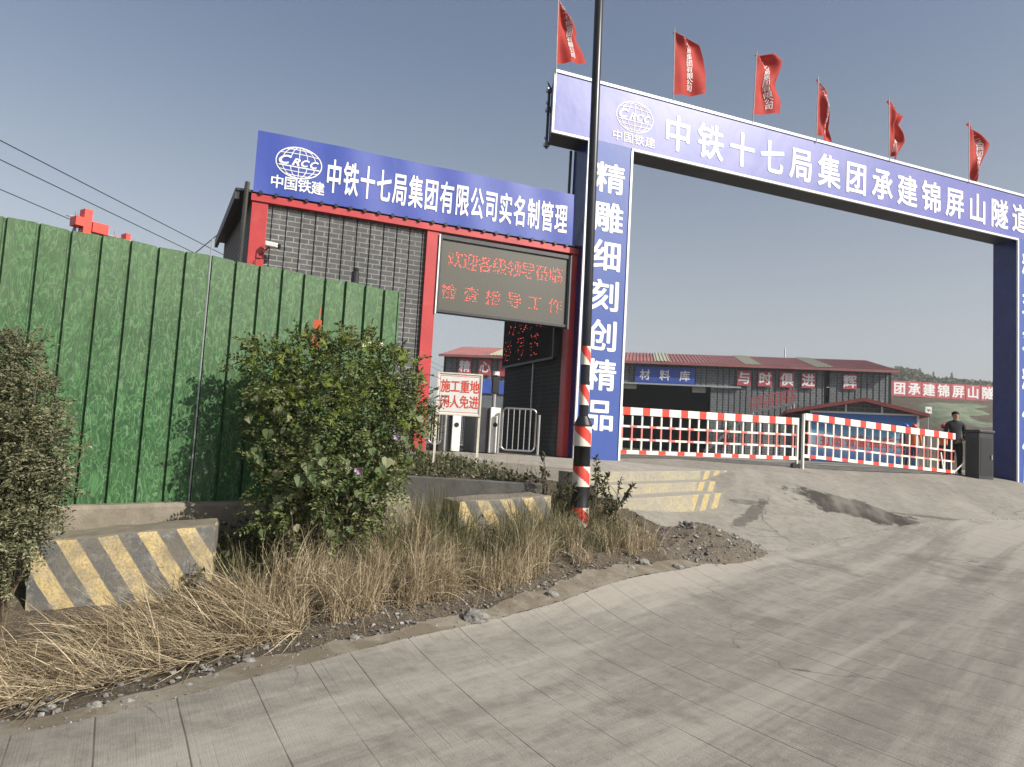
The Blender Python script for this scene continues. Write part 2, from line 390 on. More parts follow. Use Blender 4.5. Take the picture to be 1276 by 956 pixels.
def grassprint():
    b = NB('grass_print_sheet'); x = b.sep()
    wv = b.noise(2.2, 3, .5)
    lines = None
    cols = b.ramp(b.noise(1.1, 4, .6), [(.35, (.014, .060, .016)), (.65, (.032, .085, .030))])
    for i, (sc, dist, lo, hi, amt, c) in enumerate(((11, 1.3, .465, .50, .8, (.070, .168, .066)), (16, 1.2, .49, .52, .7, (.045, .165, .04)), (13, 1.6, .515, .54, .8, (.115, .210, .105)), (15, 1.1, .44, .465, .8, (.006, .03, .008)))):
        n = b.noise(sc, 1.5, .5, dist, vec=b.map((1, 1, .36), loc=(i*3.7, 0, i*1.9), rot=(0, (.45, -.4, .12, -.1)[i], 0)))
        f = b.n.new('ShaderNodeValToRGB'); e = f.color_ramp.elements
        m = (lo+hi)/2
        e[0].position = lo-.02; e[0].color = (0, 0, 0, 1); e[1].position = hi+.02; e[1].color = (0, 0, 0, 1); q = e.new(m); q.color = (1, 1, 1, 1)
        b.L(n, f.inputs[0])
        cols = b.mix(b.math('MULTIPLY', f.outputs[0], amt), cols, c)
    # the print is paler, sun-bleached towards the top of each sheet and greyer in patches
    zz = b.math('ADD', x[2], b.math('MULTIPLY', b.math('SUBTRACT', wv, .5), 1.1))
    cols = b.mix(b.math('MULTIPLY', b.ramp(b.math('DIVIDE', zz, 2.4), [(.35, 0), (.8, 1)]), .30), cols, (.095, .145, .075))
    cols = b.mix(b.ramp(b.noise(1.7, 4, .6, vec=b.map((1, 1, .35), loc=(5, 0, 0))), [(.56, 0), (.72, .30)]), cols, (.13, .14, .10))
    cols = b.mix(b.ramp(b.noise(9, 6, .7, vec=b.map((1, 1, .15), loc=(2, 0, 0))), [(.62, 0), (.72, .35)]), cols, (.22, .19, .13))
    b.p.inputs['Specular IOR Level'].default_value = .3; b.color(cols).rough(.5); b.bump(b.noise(1.5, 3), .08, .03); return b.mat
M['fence'] = grassprint()

def striped(name, ang, period, duty, ca, cb_, dirtc, axis='xz', worn=.5, phase=0):
    b = NB(name); x = b.sep()
    u = x[0]; v = x[2]
    s_ = b.math('ADD', b.math('MULTIPLY', u, math.cos(ang)), b.math('MULTIPLY', v, math.sin(ang)))
    s_ = b.math('ADD', s_, b.math('MULTIPLY', b.math('SUBTRACT', b.noise(9, 5), .5), .02))
    f = b.math('FRACT', b.math('ADD', b.math('DIVIDE', s_, period), 50+phase))
    m = b.ramp(f, [(0, 1), (duty-.02, 1), (duty+.02, 0), (1, 0)])
    a = b.ramp(b.noise(6, 8, .7), [(.35, tuple(q*.75 for q in ca)), (.6, ca)])
    c = b.mix(m, cb_, a)
    wn = b.ramp(b.noise(7, 9, .75, vec=b.map(loc=(3, 1, 2))), [(.50, 0), (.60, worn)])
    c = b.mix(wn, c, dirtc)
    wn2 = b.ramp(b.noise(2.6, 7, .7, vec=b.map(loc=(7, 1, 5))), [(.48, 0), (.68, .75)])
    c = b.mix(wn2, c, (.16, .135, .10))
    c = b.mix(b.ramp(b.noise(55, 5, .7), [(.42, .5), (.52, 0)]), c, tuple(q*.45 for q in dirtc))
    b.color(c).rough(.85); b.bump(b.noise(30, 8, .7), .5, .012); return b.mat
YEL = (.56, .43, .20)
M['block'] = striped('hazard_stripes', math.radians(33), .235, .5, YEL, (.088, .09, .092), (.32, .30, .26), phase=.12)
M['block2'] = striped('worn_hazard_stripes', math.radians(33), .235, .5, YEL, (.085, .088, .092), (.24, .23, .20), worn=.8)

# ------------------------------------------------------------------ lettering (built-in font)
_fc = bpy.data.curves.new('glyph', 'FONT'); _fo = bpy.data.objects.new('glyph', _fc); COL.objects.link(_fo)
_cache = {}
def _raw(ch, bold, shear=0):
    k = (ch, round(bold, 4), shear)
    if k not in _cache:
        _fc.body = ch; _fc.offset = bold; _fc.shear = shear; _fc.resolution_u = 3
        dg = bpy.context.evaluated_depsgraph_get(); dg.update()
        ev = _fo.evaluated_get(dg); me = ev.to_mesh(); me.calc_loop_triangles()
        v = [tuple(p.co) for p in me.vertices]; f = [tuple(t.vertices) for t in me.loop_triangles]
        ev.to_mesh_clear(); _cache[k] = (v, f)
    return _cache[k]
_g, _ = _raw('国', 0)
_EM = (min(p[0] for p in _g), max(p[0] for p in _g), min(p[1] for p in _g), max(p[1] for p in _g))
_ecx, _ecy, _eh = (_EM[0]+_EM[1])/2, (_EM[2]+_EM[3])/2, (_EM[3]-_EM[2])
def glyphs(mb, text, places, y=0, bold=.018, fn=None, m=0):
    """places: (x, z, height, width) per character; drawn in the x-z plane at depth y"""
    for ch, (x, z, h, wd) in zip(text, places):
        v, f = _raw(ch, 0)
        if not f: continue
        b = bold*1.0        # heavier strokes: the same outline laid a little to each side
        for k, (ox, oz) in enumerate(((0, 0), (b, 0), (-b, 0), (0, b*.8), (0, -b*.8), (b*.7, b*.6), (-b*.7, b*.6), (b*.7, -b*.6), (-b*.7, -b*.6)) if b > .006 else ((0, 0),)):
            pts = [(x+((p[0]-_ecx)/_eh+ox)*wd, y-k*.00035, z+((p[1]-_ecy)/_eh+oz)*h) for p in v]
            if fn: pts = [Vector(fn(p[0], p[2]))+Vector((0, -k*.00035, 0)) for p in pts]
            mb.add(pts, f, m)
    return mb
def row(x0, x1, z, n, h, wd): return [(x0+(x1-x0)*i/max(1, n-1), z, h, wd) for i in range(n)]
def inglyph(ch, n):
    v, f = _raw(ch, 0); A = np.array(v)[:, :2]; T = A[np.array(f)]
    xs = _EM[0]+(np.arange(n)+.5)/n*(_EM[1]-_EM[0]); ys = _EM[2]+(np.arange(n)+.5)/n*(_EM[3]-_EM[2])
    out = []
    for j, yy in enumerate(ys):
        for i, xx in enumerate(xs):
            p = np.array([xx, yy]); d = T-p
            c = [d[:, k, 0]*d[:, (k+1) % 3, 1]-d[:, k, 1]*d[:, (k+1) % 3, 0] for k in range(3)]
            s_ = np.stack(c)
            if ((s_ >= 0).all(0) | (s_ <= 0).all(0)).any(): out.append(((i+.5)/n-.5, (j+.5)/n-.5))
    return out
def ribbon(mb, pts, wd, y, closed=False):
    n = len(pts)
    for i in range(n if closed else n-1):
        a = pts[i]; b = pts[(i+1) % n]; dx, dz = b[0]-a[0], b[1]-a[1]; L = math.hypot(dx, dz) or 1
        ex, ez = dx/L*wd*.25, dz/L*wd*.25; nx, nz = -dz/L*wd/2, dx/L*wd/2
        mb.add([(a[0]-ex+nx, y, a[1]-ez+nz), (a[0]-ex-nx, y, a[1]-ez-nz), (b[0]+ex-nx, y, b[1]+ez-nz), (b[0]+ex+nx, y, b[1]+ez+nz)], [(0, 1, 2, 3)])
def globe(mb, cx, cz, a, b_, y):
    lw = .020*a*2
    E_ = lambda fx, fz, t0, t1, n=28: [(cx+fx*a*math.cos(t0+(t1-t0)*i/n), cz+fz*b_*math.sin(t0+(t1-t0)*i/n)) for i in range(n+1)]
    ribbon(mb, E_(1, 1, 0, 2*math.pi, 56), lw*1.2, y)
    cut = .30
    for k in (.38, .74):
        for s_ in (0, math.pi):
            t = math.asin(cut)
            ribbon(mb, E_(k, 1, s_+t, s_+math.pi-t, 20), lw*.8, y-.0006)
    ribbon(mb, [(cx, cz+b_*cut), (cx, cz+b_)], lw*.8, y-.0012); ribbon(mb, [(cx, cz-b_*cut), (cx, cz-b_)], lw*.8, y-.0012)
    for q in (-.78, -.52, .52, .78):
        xx = a*math.sqrt(1-q*q)
        ribbon(mb, [(cx-xx+2*xx*i/12, cz+b_*(q-.10*math.copysign(1, q)*(1-(2*i/12-1)**2)*-1*.6)) for i in range(13)], lw*.8, y-.0018)
    ribbon(mb, [(cx-a*.86, cz-b_*.27), (cx+a*.9, cz-b_*.27)], lw*1.3, y-.0024)
    for i, ch in enumerate('CRCC'):
        v, f = _raw(ch, 0, .35)
        x0 = min(p[0] for p in v); x1 = max(p[0] for p in v); z0 = min(p[1] for p in v); z1 = max(p[1] for p in v)
        wd = a*(.50 if i == 0 else .34); px = cx+a*(-.86, -.30, .10, .50)[i]
        hh = b_*(.56 if i == 0 else .44)
        for k, (ox, oz) in enumerate(((0, 0), (.035, 0), (-.035, 0), (0, .03), (0, -.03), (.03, .025), (-.03, -.025))):
            mb.add([(px+((p[0]-x0)/(x1-x0)+ox*1.6)*wd, y-.003-k*.0003, cz-b_*.19+((p[1]-z0)/(z1-z0)+oz*1.6)*hh) for p in v], f)

# ------------------------------------------------------------------ ground height field
CTRL = [(-2.225, 3.298, 0), (-1.377, 4.177, .02), (-.19, 5.49, .05), (.541, 6.22, .09), (1.963, 7.74, .16), (3.337, 9.127, .2), (5.674, 10.6, .35), (9.82, 13.36, .5), (15, 16.6, .62),
 (0, 0, 0), (2, 3, .02), (4, 6, .09), (8, 8, .2), (14, 11, .42), (-3, 0, -.03), (-5, -4, -.06), (5, 0, 0), (12, 4, .25), (25, 15, .75), (22, 8, .55), (0, -6, 0), (10, -5, .1),
 (-4.1, 5.3, .47), (-2.5, 6.5, .47), (-1.25, 7.45, .5), (-2.2, 5.3, .13), (-3.33, 4.85, .01), (-6, 4, .45), (-7, 2.5, .4), (-3.6, 3.8, .05), (-6, 1, .05),
 (-.2, 6.9, .36), (.5, 7.3, .40), (.87, 8.15, .54), (1.2, 7.5, .30), (-1.2, 5.6, .19),
 (1.85, 9.5, .54), (3.5, 11.0, .52), (5.2, 12.1, .80), (7.5, 14, .86), (4.3, 11.3, .60), (4.2, 12.75, 1.10), (3.78, 11.95, .82), (4.9, 12.7, 1.0), (4.5, 13.6, 1.17),
 (-6, 9, .8), (-4, 10, 1.0), (-8, 14, 1.2), (0, 15, 1.2), (4.6, 14.6, 1.20), (6, 16.2, 1.24), (8, 17, 1.22), (10, 17.2, 1.2), (13, 18, 1.11), (12, 16.6, 1.0), (8, 20, 1.22), (0, 22, 1.2), (20, 20, 1.0), (25, 28, 1.2), (12, 30, 1.2), (-15, 10, 1.2), (-15, 25, 1.2), (0, 33, 1.2)]
_C = np.array(CTRL)
def _tps(r2): return np.where(r2 > 1e-12, .5*r2*np.log(np.maximum(r2, 1e-12)), 0)
_n = len(_C); _K = _tps(((_C[:, None, :2]-_C[None, :, :2])**2).sum(-1))+np.eye(_n)*.03
_Pm = np.c_[np.ones(_n), _C[:, :2]]; _A = np.block([[_K, _Pm], [_Pm.T, np.zeros((3, 3))]])
_W = np.linalg.solve(_A, np.r_[_C[:, 2], np.zeros(3)])
def gz(x, y):
    x = np.asarray(x, float); y = np.asarray(y, float); sh = x.shape; q = np.stack([x.ravel(), y.ravel()], -1)
    z = np.empty(len(q))
    for i in range(0, len(q), 20000):
        c = q[i:i+20000]; z[i:i+20000] = _tps(((c[:, None]-_C[None, :, :2])**2).sum(-1)) @ _W[:_n] + _W[_n] + c @ _W[_n+1:]
    r = np.hypot(q[:, 0]-4, q[:, 1]-11); k = np.clip((r-14)/14, 0, 1); k = k*k*(3-2*k)
    far = np.where(q[:, 1] > q[:, 0]*.6+2, 1.2, .3)
    return (np.clip(z, -.3, 1.3)*(1-k)+far*k).reshape(sh)
def gz1(x, y): return float(gz(np.array([x]), np.array([y]))[0])

# road joint line (plan) resampled
JP = np.array([(-14, -12), (-7.6, -3.2), (-4.2, 1.0), (-2.225, 3.298), (-1.377, 4.177), (-.19, 5.49), (.541, 6.22), (1.963, 7.74), (3.337, 9.127), (5.674, 10.75), (9.82, 13.36), (16, 16.9), (30, 25), (70, 46)], float)
def resample(P, step):
    out = []
    for i in range(len(P)-1):
        p0 = P[max(i-1, 0)]; p1 = P[i]; p2 = P[i+1]; p3 = P[min(i+2, len(P)-1)]
        n = max(2, int(np.linalg.norm(p2-p1)/step))
        for k in range(n):
            t = k/n; out.append(.5*((2*p1)+(p2-p0)*t+(2*p0-5*p1+4*p2-p3)*t*t+(3*p1-p0-3*p2+p3)*t**3))
    out.append(P[-1]); return np.array(out)
JL = resample(JP, .05)
for _ in range(330): JL[1:-1] = (JL[:-2]+2*JL[1:-1]+JL[2:])/4
JT = np.gradient(JL, axis=0); JT /= np.linalg.norm(JT, axis=1)[:, None]; JN = np.stack([JT[:, 1], -JT[:, 0]], -1)   # to the right: onto the road
JS = 3
def sdist(X, Y):
    q = np.stack([np.ravel(X), np.ravel(Y)], -1); out = np.empty(len(q)); ii = np.empty(len(q), int)
    for i in range(0, len(q), 8000):
        c = q[i:i+8000]; D = ((c[:, None]-JL[None, ::JS])**2).sum(-1); k = D.argmin(1)*JS; ii[i:i+8000] = k
        out[i:i+8000] = ((c-JL[k])*JN[k]).sum(-1)
    return out.reshape(np.shape(X)), ii.reshape(np.shape(X))
# ------------------------------------------------------------------ road and driveway concrete
def hit(px, py):     # where the line of sight through a pixel meets the ground
    v = _F + (px-638)/FPX*_R - (py-478)/FPX*_U; v = v/v[1]
    d = np.linspace(2, 40, 3000); z = gz(v[0]*d, d); k = int(np.argmax(EYE+v[2]*d < z)); return v[0]*d[k], d[k]
_a, _b = hit(695, 764), hit(861, 858)
ROADROT = math.degrees(math.atan2(_b[1]-_a[1], _b[0]-_a[0]))+90   # x axis across the cuts
def _st(p0, p1, wd, nz, sc, amt):
    a, b = np.array(hit(*p0)), np.array(hit(*p1)); c = (a+b)/2; d = b-a
    return (c[0], c[1], np.linalg.norm(d)/2*1.1, wd, math.atan2(d[1], d[0]), nz, sc, amt)
STAINS = [_st((990, 612), (1135, 652), .62, 2.2, 3.0, .95), _st((1080, 636), (1180, 668), .34, 2.4, 4.5, .75), _st((915, 657), (952, 626), .12, 2.2, 5, .6), _st((905, 625), (950, 628), .10, 1.5, 5, .5), _st((1110, 640), (1250, 656), .10, 1.8, 5, .5)]
M['road'] = concrete('road_concrete', (.240, .222, .193), 'road')
M['apron'] = concrete('driveway_concrete', (.245, .228, .196), 'apron')

def jit(i, s, f=.35): return np.array([mnoise.noise((k*f, s, 0)) for k in i])

def sheet(name, i0, i1, ws, dz, mat, e0=None, e1=None):
    idx = np.arange(i0, i1); nw = len(ws)
    P = np.zeros((len(idx), nw, 3))
    for j, w_ in enumerate(ws):
        ww = np.full(len(idx), w_)
        if j == 0 and e0 is not None: ww = ww+e0
        if j == nw-1 and e1 is not None: ww = ww+e1
        P[:, j, :2] = JL[idx]+JN[idx]*ww[:, None]
    P[:, :, 2] = gz(P[:, :, 0], P[:, :, 1])+dz
    a = np.arange(len(idx)*nw).reshape(len(idx), nw)
    Fq = np.stack([a[:-1, :-1], a[:-1, 1:], a[1:, 1:], a[1:, :-1]], -1).reshape(-1, 4)[:, ::-1]
    if ws[0] > ws[-1]: Fq = Fq[:, ::-1]
    V = P.reshape(-1, 3)
    return struct(np_mesh(name, V, Fq, mat, smooth=True))
NJ = len(JL)
_all = np.arange(NJ)
e_r = .010*jit(_all, 3.3, .21)+.010*jit(_all, 9.1, .83)
sheet('road', 0, NJ, [.001, .06, .2, .5, 1, 1.6, 2.3, 3.1, 4, 5, 6.2, 7.6, 9.2, 11, 13], .02, M['road'], e0=np.abs(e_r))
def jidx(x, y): return int(((JL-np.array([x, y]))**2).sum(1).argmin())
iA = jidx(2.75, 8.5)
idx = np.arange(0, iA+14)
sheet('road_shoulder', 0, iA+14, [-.002, -.06, -.13, -.20], .017, M['shoulder'], e0=-np.maximum(0, .014*jit(idx, 5.3, .19)+.016*jit(idx, 2.2, .9)), e1=-.03+.10*jit(idx, 7.7, .05)+.07*jit(idx, 1.7, .21)+.03*jit(idx, 4.4, .9))
iB = jidx(24, 21.6)
idb = np.arange(iA, iB)
sheet('driveway', iA, iB, [-.006, -.1, -.3, -.6, -1, -1.5, -2, -2.5, -3, -3.5, -4, -4.6, -5.2, -6, -7, -8, -9.5, -11, -13], .012, M['apron'], e0=-np.abs(.02*jit(idb, 4.3, .2)+.014*jit(idb, 8.2, .9)))

# ground sheet out to the horizon
def lines(c0, c1, fine, far):
    a = list(np.arange(c0, c1+fine/2, fine)); s_ = fine
    x = c0
    while x > -far: s_ *= 1.22; x -= s_; a.insert(0, x)
    s_ = fine; x = c1
    while x < far: s_ *= 1.22; x += s_; a.append(x)
    return np.array(a)
gx = lines(-6.5, 6.5, .09, 900); gy = lines(1.5, 11.5, .09, 900)
X, Y = np.meshgrid(gx, gy, indexing='ij')
Z = gz(X, Y)
sdn, sii = sdist(X, Y)
lump = np.array([mnoise.fractal((x*1.8, y*1.8, 0), 1, 2, 5) for x, y in zip(X.ravel(), Y.ravel())]).reshape(X.shape)
verge = np.clip((-sdn-.22)/.5, 0, 1)*np.clip((9.5-np.hypot(X+.5, Y-6.5))/3, 0, 1)
Z += lump*.055*verge
inside = (sdn > .02) | ((sii > iA+2) & (sii < iB-2) & (sdn < -.01) & (sdn > -12.5))
Z -= np.where(inside, .16, .0)
Z -= np.where((sdn <= .02) & (sdn > -.02), .05, 0)
# rising hillside on the right, behind the yard
hill = np.clip((Y-46)/50, 0, 1)*np.clip((X-22+(Y-50)*-.12)/22, 0, 1)
hill = hill*hill*(3-2*hill)
Z += hill*9.5*(1+.12*lump)
a = np.arange(X.size).reshape(X.shape)
Fq = np.stack([a[:-1, :-1], a[1:, :-1], a[1:, 1:], a[:-1, 1:]], -1).reshape(-1, 4)
struct(np_mesh('ground', np.stack([X, Y, Z], -1).reshape(-1, 3), Fq, M['dirt'], smooth=True))


# ------------------------------------------------------------------ platform and steps
def ez(z): return z+EYE
P_A, P_B = tuple(at(776, 590, 10.9)), tuple(at(906, 587.3, 12.8))
plat = [(-4.9, 10.55, ez(-.32)), (-1.0, 10.9, ez(-.35)), P_A, P_B, (4.5, 14.3, ez(-.31)), (4.3, 16.6, ez(-.29)), (-6.2, 15.9, ez(-.30))]
mb = MB(); mb.prism(plat, .3, 0); struct(mb.build('platform', M['platform']))
def step_paint():
    b = NB('step_paint'); x = b.sep()
    c = b.ramp(b.noise(3, 7, .65), [(.38, (.255, .238, .20)), (.55, (.305, .275, .195)), (.75, (.37, .315, .19))])
    f = b.math('FRACT', b.math('DIVIDE', b.math('ADD', x[0], b.math('ADD', b.math('MULTIPLY', x[2], -.45), b.math('MULTIPLY', x[1], -1.7))), .30))
    g = b.ramp(f, [(.0, 1), (.46, 1), (.5, 0), (.97, 0)])
    near = b.ramp(b.math('DIVIDE', b.math('ADD', x[0], b.math('MULTIPLY', x[1], -1.7)), 3), [(.68, 0), (.70, 1)])
    st = b.mix(g, (.40, .315, .14), (.18, .175, .16))
    st = b.mix(b.ramp(b.noise(16, 8, .7), [(.52, 0), (.62, .7)]), st, (.27, .25, .20))
    c = b.mix(near, c, st)
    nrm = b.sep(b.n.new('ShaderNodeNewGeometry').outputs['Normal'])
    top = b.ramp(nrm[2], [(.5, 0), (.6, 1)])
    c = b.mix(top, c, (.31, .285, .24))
    c = b.mix(b.ramp(b.noise(24, 8, .7), [(.42, .35), (.55, 0)]), c, (.16, .14, .11))
    b.color(c).rough(.85); b.bump(b.noise(40, 6), .4, .008); return b.mat
M['steps'] = step_paint()
A_, B_ = Vector(P_A), Vector(P_B); dS = (B_-A_); LS = math.hypot(dS.x, dS.y); aS = math.atan2(dS.y, dS.x)
t = thing('concrete_steps', 'three low concrete steps with faded yellow paint and dark stripes at the right end', 'steps', (A_.x, A_.y, .5), aS)
zt0, zt1 = P_A[2]-.5, P_B[2]-.5
for k, (d0, d1, xl, xr, dz) in enumerate(((.30, -.012, -1.1, LS-.02, .012), (-.012, -.42, -1.1, LS-1.0, -.15), (-.42, -.84, -1.1, LS-1.42, -.30))):
    m = MB(); za = zt0+dz; zb = zt1+dz
    m.hexa([(xl, d1, -.25), (xr, d1, -.25), (xr, d0, -.25), (xl, d0, -.25), (xl, d1, za), (xr, d1, zb), (xr, d0, zb), (xl, d0, za)])
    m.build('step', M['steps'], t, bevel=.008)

# ------------------------------------------------------------------ gate
GA = .3718; GO = (2.2767, 13.7285); GB = 1.10
def gframe(name, label, cat, group=None): return thing(name, label, cat, (GO[0], GO[1], GB), GA, group)
gz_ = lambda z: z+EYE-GB
G = gframe('archway_gate', 'tall blue and white lettered steel gateway spanning the driveway', 'gateway')
XL, XR = -1.92, 13.3; BB, BT = gz_(5.92), gz_(7.10); DP = .64
P1 = (-1.12, -.125); P2 = (11.49, 12.49)
m = MB(); m.hexa([(XL, 0, BB+.01), (XR, 0, BB+.01), (XR, DP, BB+.01), (XL+.22, DP, BB+.01), (XL, 0, BT), (XR, 0, BT), (XR, DP, BT), (XL+.22, DP, BT)]); m.build('beam', M['navy'], G)
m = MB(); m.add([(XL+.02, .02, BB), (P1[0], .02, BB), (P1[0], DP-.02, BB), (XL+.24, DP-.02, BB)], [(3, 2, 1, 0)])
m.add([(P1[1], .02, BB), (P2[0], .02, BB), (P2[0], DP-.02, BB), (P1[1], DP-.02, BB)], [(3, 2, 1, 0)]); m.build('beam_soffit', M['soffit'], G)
m = MB(); m.add([(XL+.02, -.006, BB+.015), (XR-.02, -.006, BB+.015), (XR-.02, -.006, BT-.015), (XL+.02, -.006, BT-.015)], [(0, 1, 2, 3)]); m.build('beam_banner', M['vinyl_gate'], G)
for (x0, x1) in (P1, P2):
    m = MB(); m.box(x0, x1, .012, DP-.012, -.3, BB+.008); m.build('pillar', M['navy'], G)
    m = MB(); m.add([(x0+.02, -.006, -.2), (x1-.02, -.006, -.2), (x1-.02, -.006, BB+.012), (x0+.02, -.006, BB+.012)], [(0, 1, 2, 3)])
    m.add([(x0+.001, .012, -.2), (x1-.001, .012, -.2), (x1-.001, .012, BB), (x0+.001, .012, BB)], [(0, 1, 2, 3)]); m.build('pillar_banner', M['vinyl_pillar'], G)
m = MB(); T = .042
m.box(XL-.01, XR+.01, -.028, .02, BT-.012, BT+.045); m.box(XL-.012, XL+T-.012, -.026, .018, BB-.01, BT-.013)
m.box(XL-.01, P1[0]+.02, -.025, .02, BB-.035, BB+.012); m.box(P1[1]-.02, P2[0]+.02, -.025, .02, BB-.035, BB+.012); m.box(P2[1]-.02, XR, -.025, .02, BB-.035, BB+.012)
for (x0, x1) in (P1, P2):
    m.box(x0-.012, x0+T*.8, -.023, .016, -.2, BB-.036); m.box(x1-T*.8, x1+.012, -.023, .016, -.2, BB-.036)
m.build('white_trim', M['trim'], G)
m = MB(); m.tube([(XL+.20, DP+.05, BB-.05), (XL+.20, DP+.05, BT+.05)], .03, 8); m.build('scaffold_tube', M['black'], G)
for z in (BB+.02, BT-.02, BB+.75): m = MB(); m.box(XL+.15, XL+.25, DP+.005, DP+.10, z-.035, z+.035); m.tube([(XL+.05, DP-.2, z+.02), (XL+.25, DP+.05, z+.02)], .022, 6); m.build('tube_clamp', M['galv'], G)
m = MB(); m.tube([(P1[0]-.05, DP+.04, -.2), (P1[0]-.05, DP+.04, BB)], .03, 8); m.build('scaffold_tube', M['black'], G)
m = MB(); globe(m, -.11, gz_(6.59), .425, .315, -.011)
glyphs(m, '中国铁建', row(-.495, .265, gz_(6.135), 4, .20, .215), -.011, .02); m.build('emblem', M['letter_dim'], G)
m = MB(); glyphs(m, '中铁十七局集团承建锦屏山隧道', row(.925, 11.60, gz_(6.455), 14, .70, .60), -.012, .026); m.build('lettering', M['letter'], G)
m = MB(); glyphs(m, '精雕细刻创精品', [(-.61, gz_(z), .56, .60) for z in (5.21, 4.42, 3.65, 2.86, 2.07, 1.30, .52)], -.011, .026); m.build('lettering', M['letter'], G)
m = MB(); glyphs(m, '精益求精保优质', [(11.99, gz_(z), .62, .60) for z in (5.25, 4.27, 3.25, 2.22, 1.27, .45, -.3+.0)][:7], -.011, .026); m.build('lettering', M['letter'], G)

# ------------------------------------------------------------------ flags on the gate
def gp(px, py):   # gate front plane coordinates under a pixel (t, z eye-relative)
    v = _F+(px-638)/FPX*_R-(py-478)/FPX*_U; d = np.array([math.cos(GA), math.sin(GA)]); n = np.array([-d[1], d[0]]); o = np.array(GO)
    k = (o@n)/(v[:2]@n); P = v*k; return ((P[:2]-o)@d, P[2])
FL = [  # pole bottom, pole top, cloth top-left, bottom-left, then right edge polyline (top to bottom), bottom bulge
 ((692, 90), (695, -6), (695.2, -3), (692.3, 80), [(699, 1), (714, 24), (722, 38), (720, 46), (727, 64), (731, 78)], 5, 'leftmost red flag on the gate beam, cut by the top of the photo'),
 ((838, 125), (839.5, 36), (839.5, 39), (838.5, 119), [(841, 39), (858, 44), (872, 56), (876, 78), (878, 96), (877, 119)], 0, 'broad red flag spread almost flat, lettering fully readable, right of the beam emblem'),
 ((937, 152), (942, 64), (942, 67), (936.5, 143), [(944, 67), (962, 69), (971, 80), (966, 104), (974, 126), (972, 142)], 3, 'red flag with a pinched wavy right edge, above the third and fourth large characters'),
 ((1016, 176), (1018.5, 95), (1018.5, 98), (1017, 169), [(1020, 98), (1031, 115), (1038, 135), (1035, 151), (1033, 160), (1037, 177)], 2, 'narrow folded bright red flag hanging from a pole over the middle of the beam'),
 ((1107, 199), (1106.5, 121), (1107, 124), (1107.3, 190), [(1108, 125), (1118, 135), (1126, 145), (1118, 156), (1125, 178), (1118, 200)], 0, 'red flag with its upper corner blown out to a point and its lower half furled'),
 ((1206, 226), (1206.3, 150), (1206.8, 153), (1206.3, 222), [(1208, 153), (1220, 166), (1233, 181), (1228, 198), (1222, 212), (1217, 227)], 0, 'rightmost red flag, blown into a triangle over the right pillar')]
def flag_m():
    b = NB('flag_cloth'); n = b.noise(3, 5)
    c = b.ramp(n, [(.3, (.36, .020, .014)), (.7, (.50, .040, .024))]); b.color(c).rough(.75)
    tr = b.n.new('ShaderNodeBsdfTranslucent'); b.L(c, tr.inputs[0]); mx = b.n.new('ShaderNodeMixShader'); mx.inputs[0].default_value = .3
    b.L(b.p.outputs[0], mx.inputs[1]); b.L(tr.outputs[0], mx.inputs[2]); b.L(mx.outputs[0], b.n['Material Output'].inputs[0]); return b.mat
M['flag'] = flag_m()
for fi, (pb, pt, tl, bl, re, bulge, lab) in enumerate(FL):
    b0 = gp(*pb); t0 = gp(*pt); TL_ = gp(*tl); BL_ = gp(*bl); RE = [gp(*q) for q in re]
    f = gframe('flag', lab, 'flag', 'red flags along the gate beam'); f.location = (GO[0]+math.cos(GA)*b0[0], GO[1]+math.sin(GA)*b0[0], b0[1]+EYE-.04)
    ox, oz = b0[0], b0[1]-.04
    m = MB(); m.tube([(0, -.03, 0), (t0[0]-ox, -.03, t0[1]-oz)], .013, 6); m.build('flagpole', M['galv'], f)
    RA = np.array(RE); sl_ = np.r_[0, np.cumsum(np.linalg.norm(np.diff(RA, axis=0), axis=1))]; sl_ /= sl_[-1]
    # cloth is wider than its outline: the surplus goes into folds in depth
    def surf(u, v, fi=fi, RA=RA, sl_=sl_, TL_=TL_, BL_=BL_, ox=ox, oz=oz, bulge=bulge):
        l = (TL_[0]+(BL_[0]-TL_[0])*v, TL_[1]+(BL_[1]-TL_[1])*v)
        r = (np.interp(v, sl_, RA[:, 0]), np.interp(v, sl_, RA[:, 1]))
        x = l[0]+(r[0]-l[0])*u; z = l[1]+(r[1]-l[1])*u
        z -= .025*bulge/5*math.sin(math.pi*u)*v
        width = max(.12, r[0]-l[0])
        amp = (.05+.10*max(0, .8-width))*min(1, u*2.2)*min(1, ((r[0]-l[0])/.4)**1.5)
        ph = fi*1.7+v*(2.4+.5*fi)
        y = -.03+amp*math.sin(u*(5.5+fi*.7)+ph)+amp*.45*math.sin(u*11-v*6+fi)+.02*math.sin(v*9+u*4+fi*2)*u+.18*u*u*(.8-min(.8, width))
        return (x-ox, y, z-oz)
    nu, nv = 22, 26; m = MB()
    m.add([surf(i/nu, j/nv) for j in range(nv+1) for i in range(nu+1)], [(j*(nu+1)+i, (j+1)*(nu+1)+i, (j+1)*(nu+1)+i+1, j*(nu+1)+i+1) for j in range(nv) for i in range(nu)])
    c = m.build('cloth', M['flag'], f, smooth=True)
    def tf(x, z):
        p = surf(min(.98, max(.02, x)), min(.99, max(.01, 1-z))); return (p[0], p[1]-.012, p[2])
    m = MB(); txt = '中铁十七局集团有限公司'
    glyphs(m, txt, [(.52, .93-.083*i, .074, .20) for i in range(11)], 0, .012, fn=tf)
    m.build('lettering', M['letter_dim'], c)

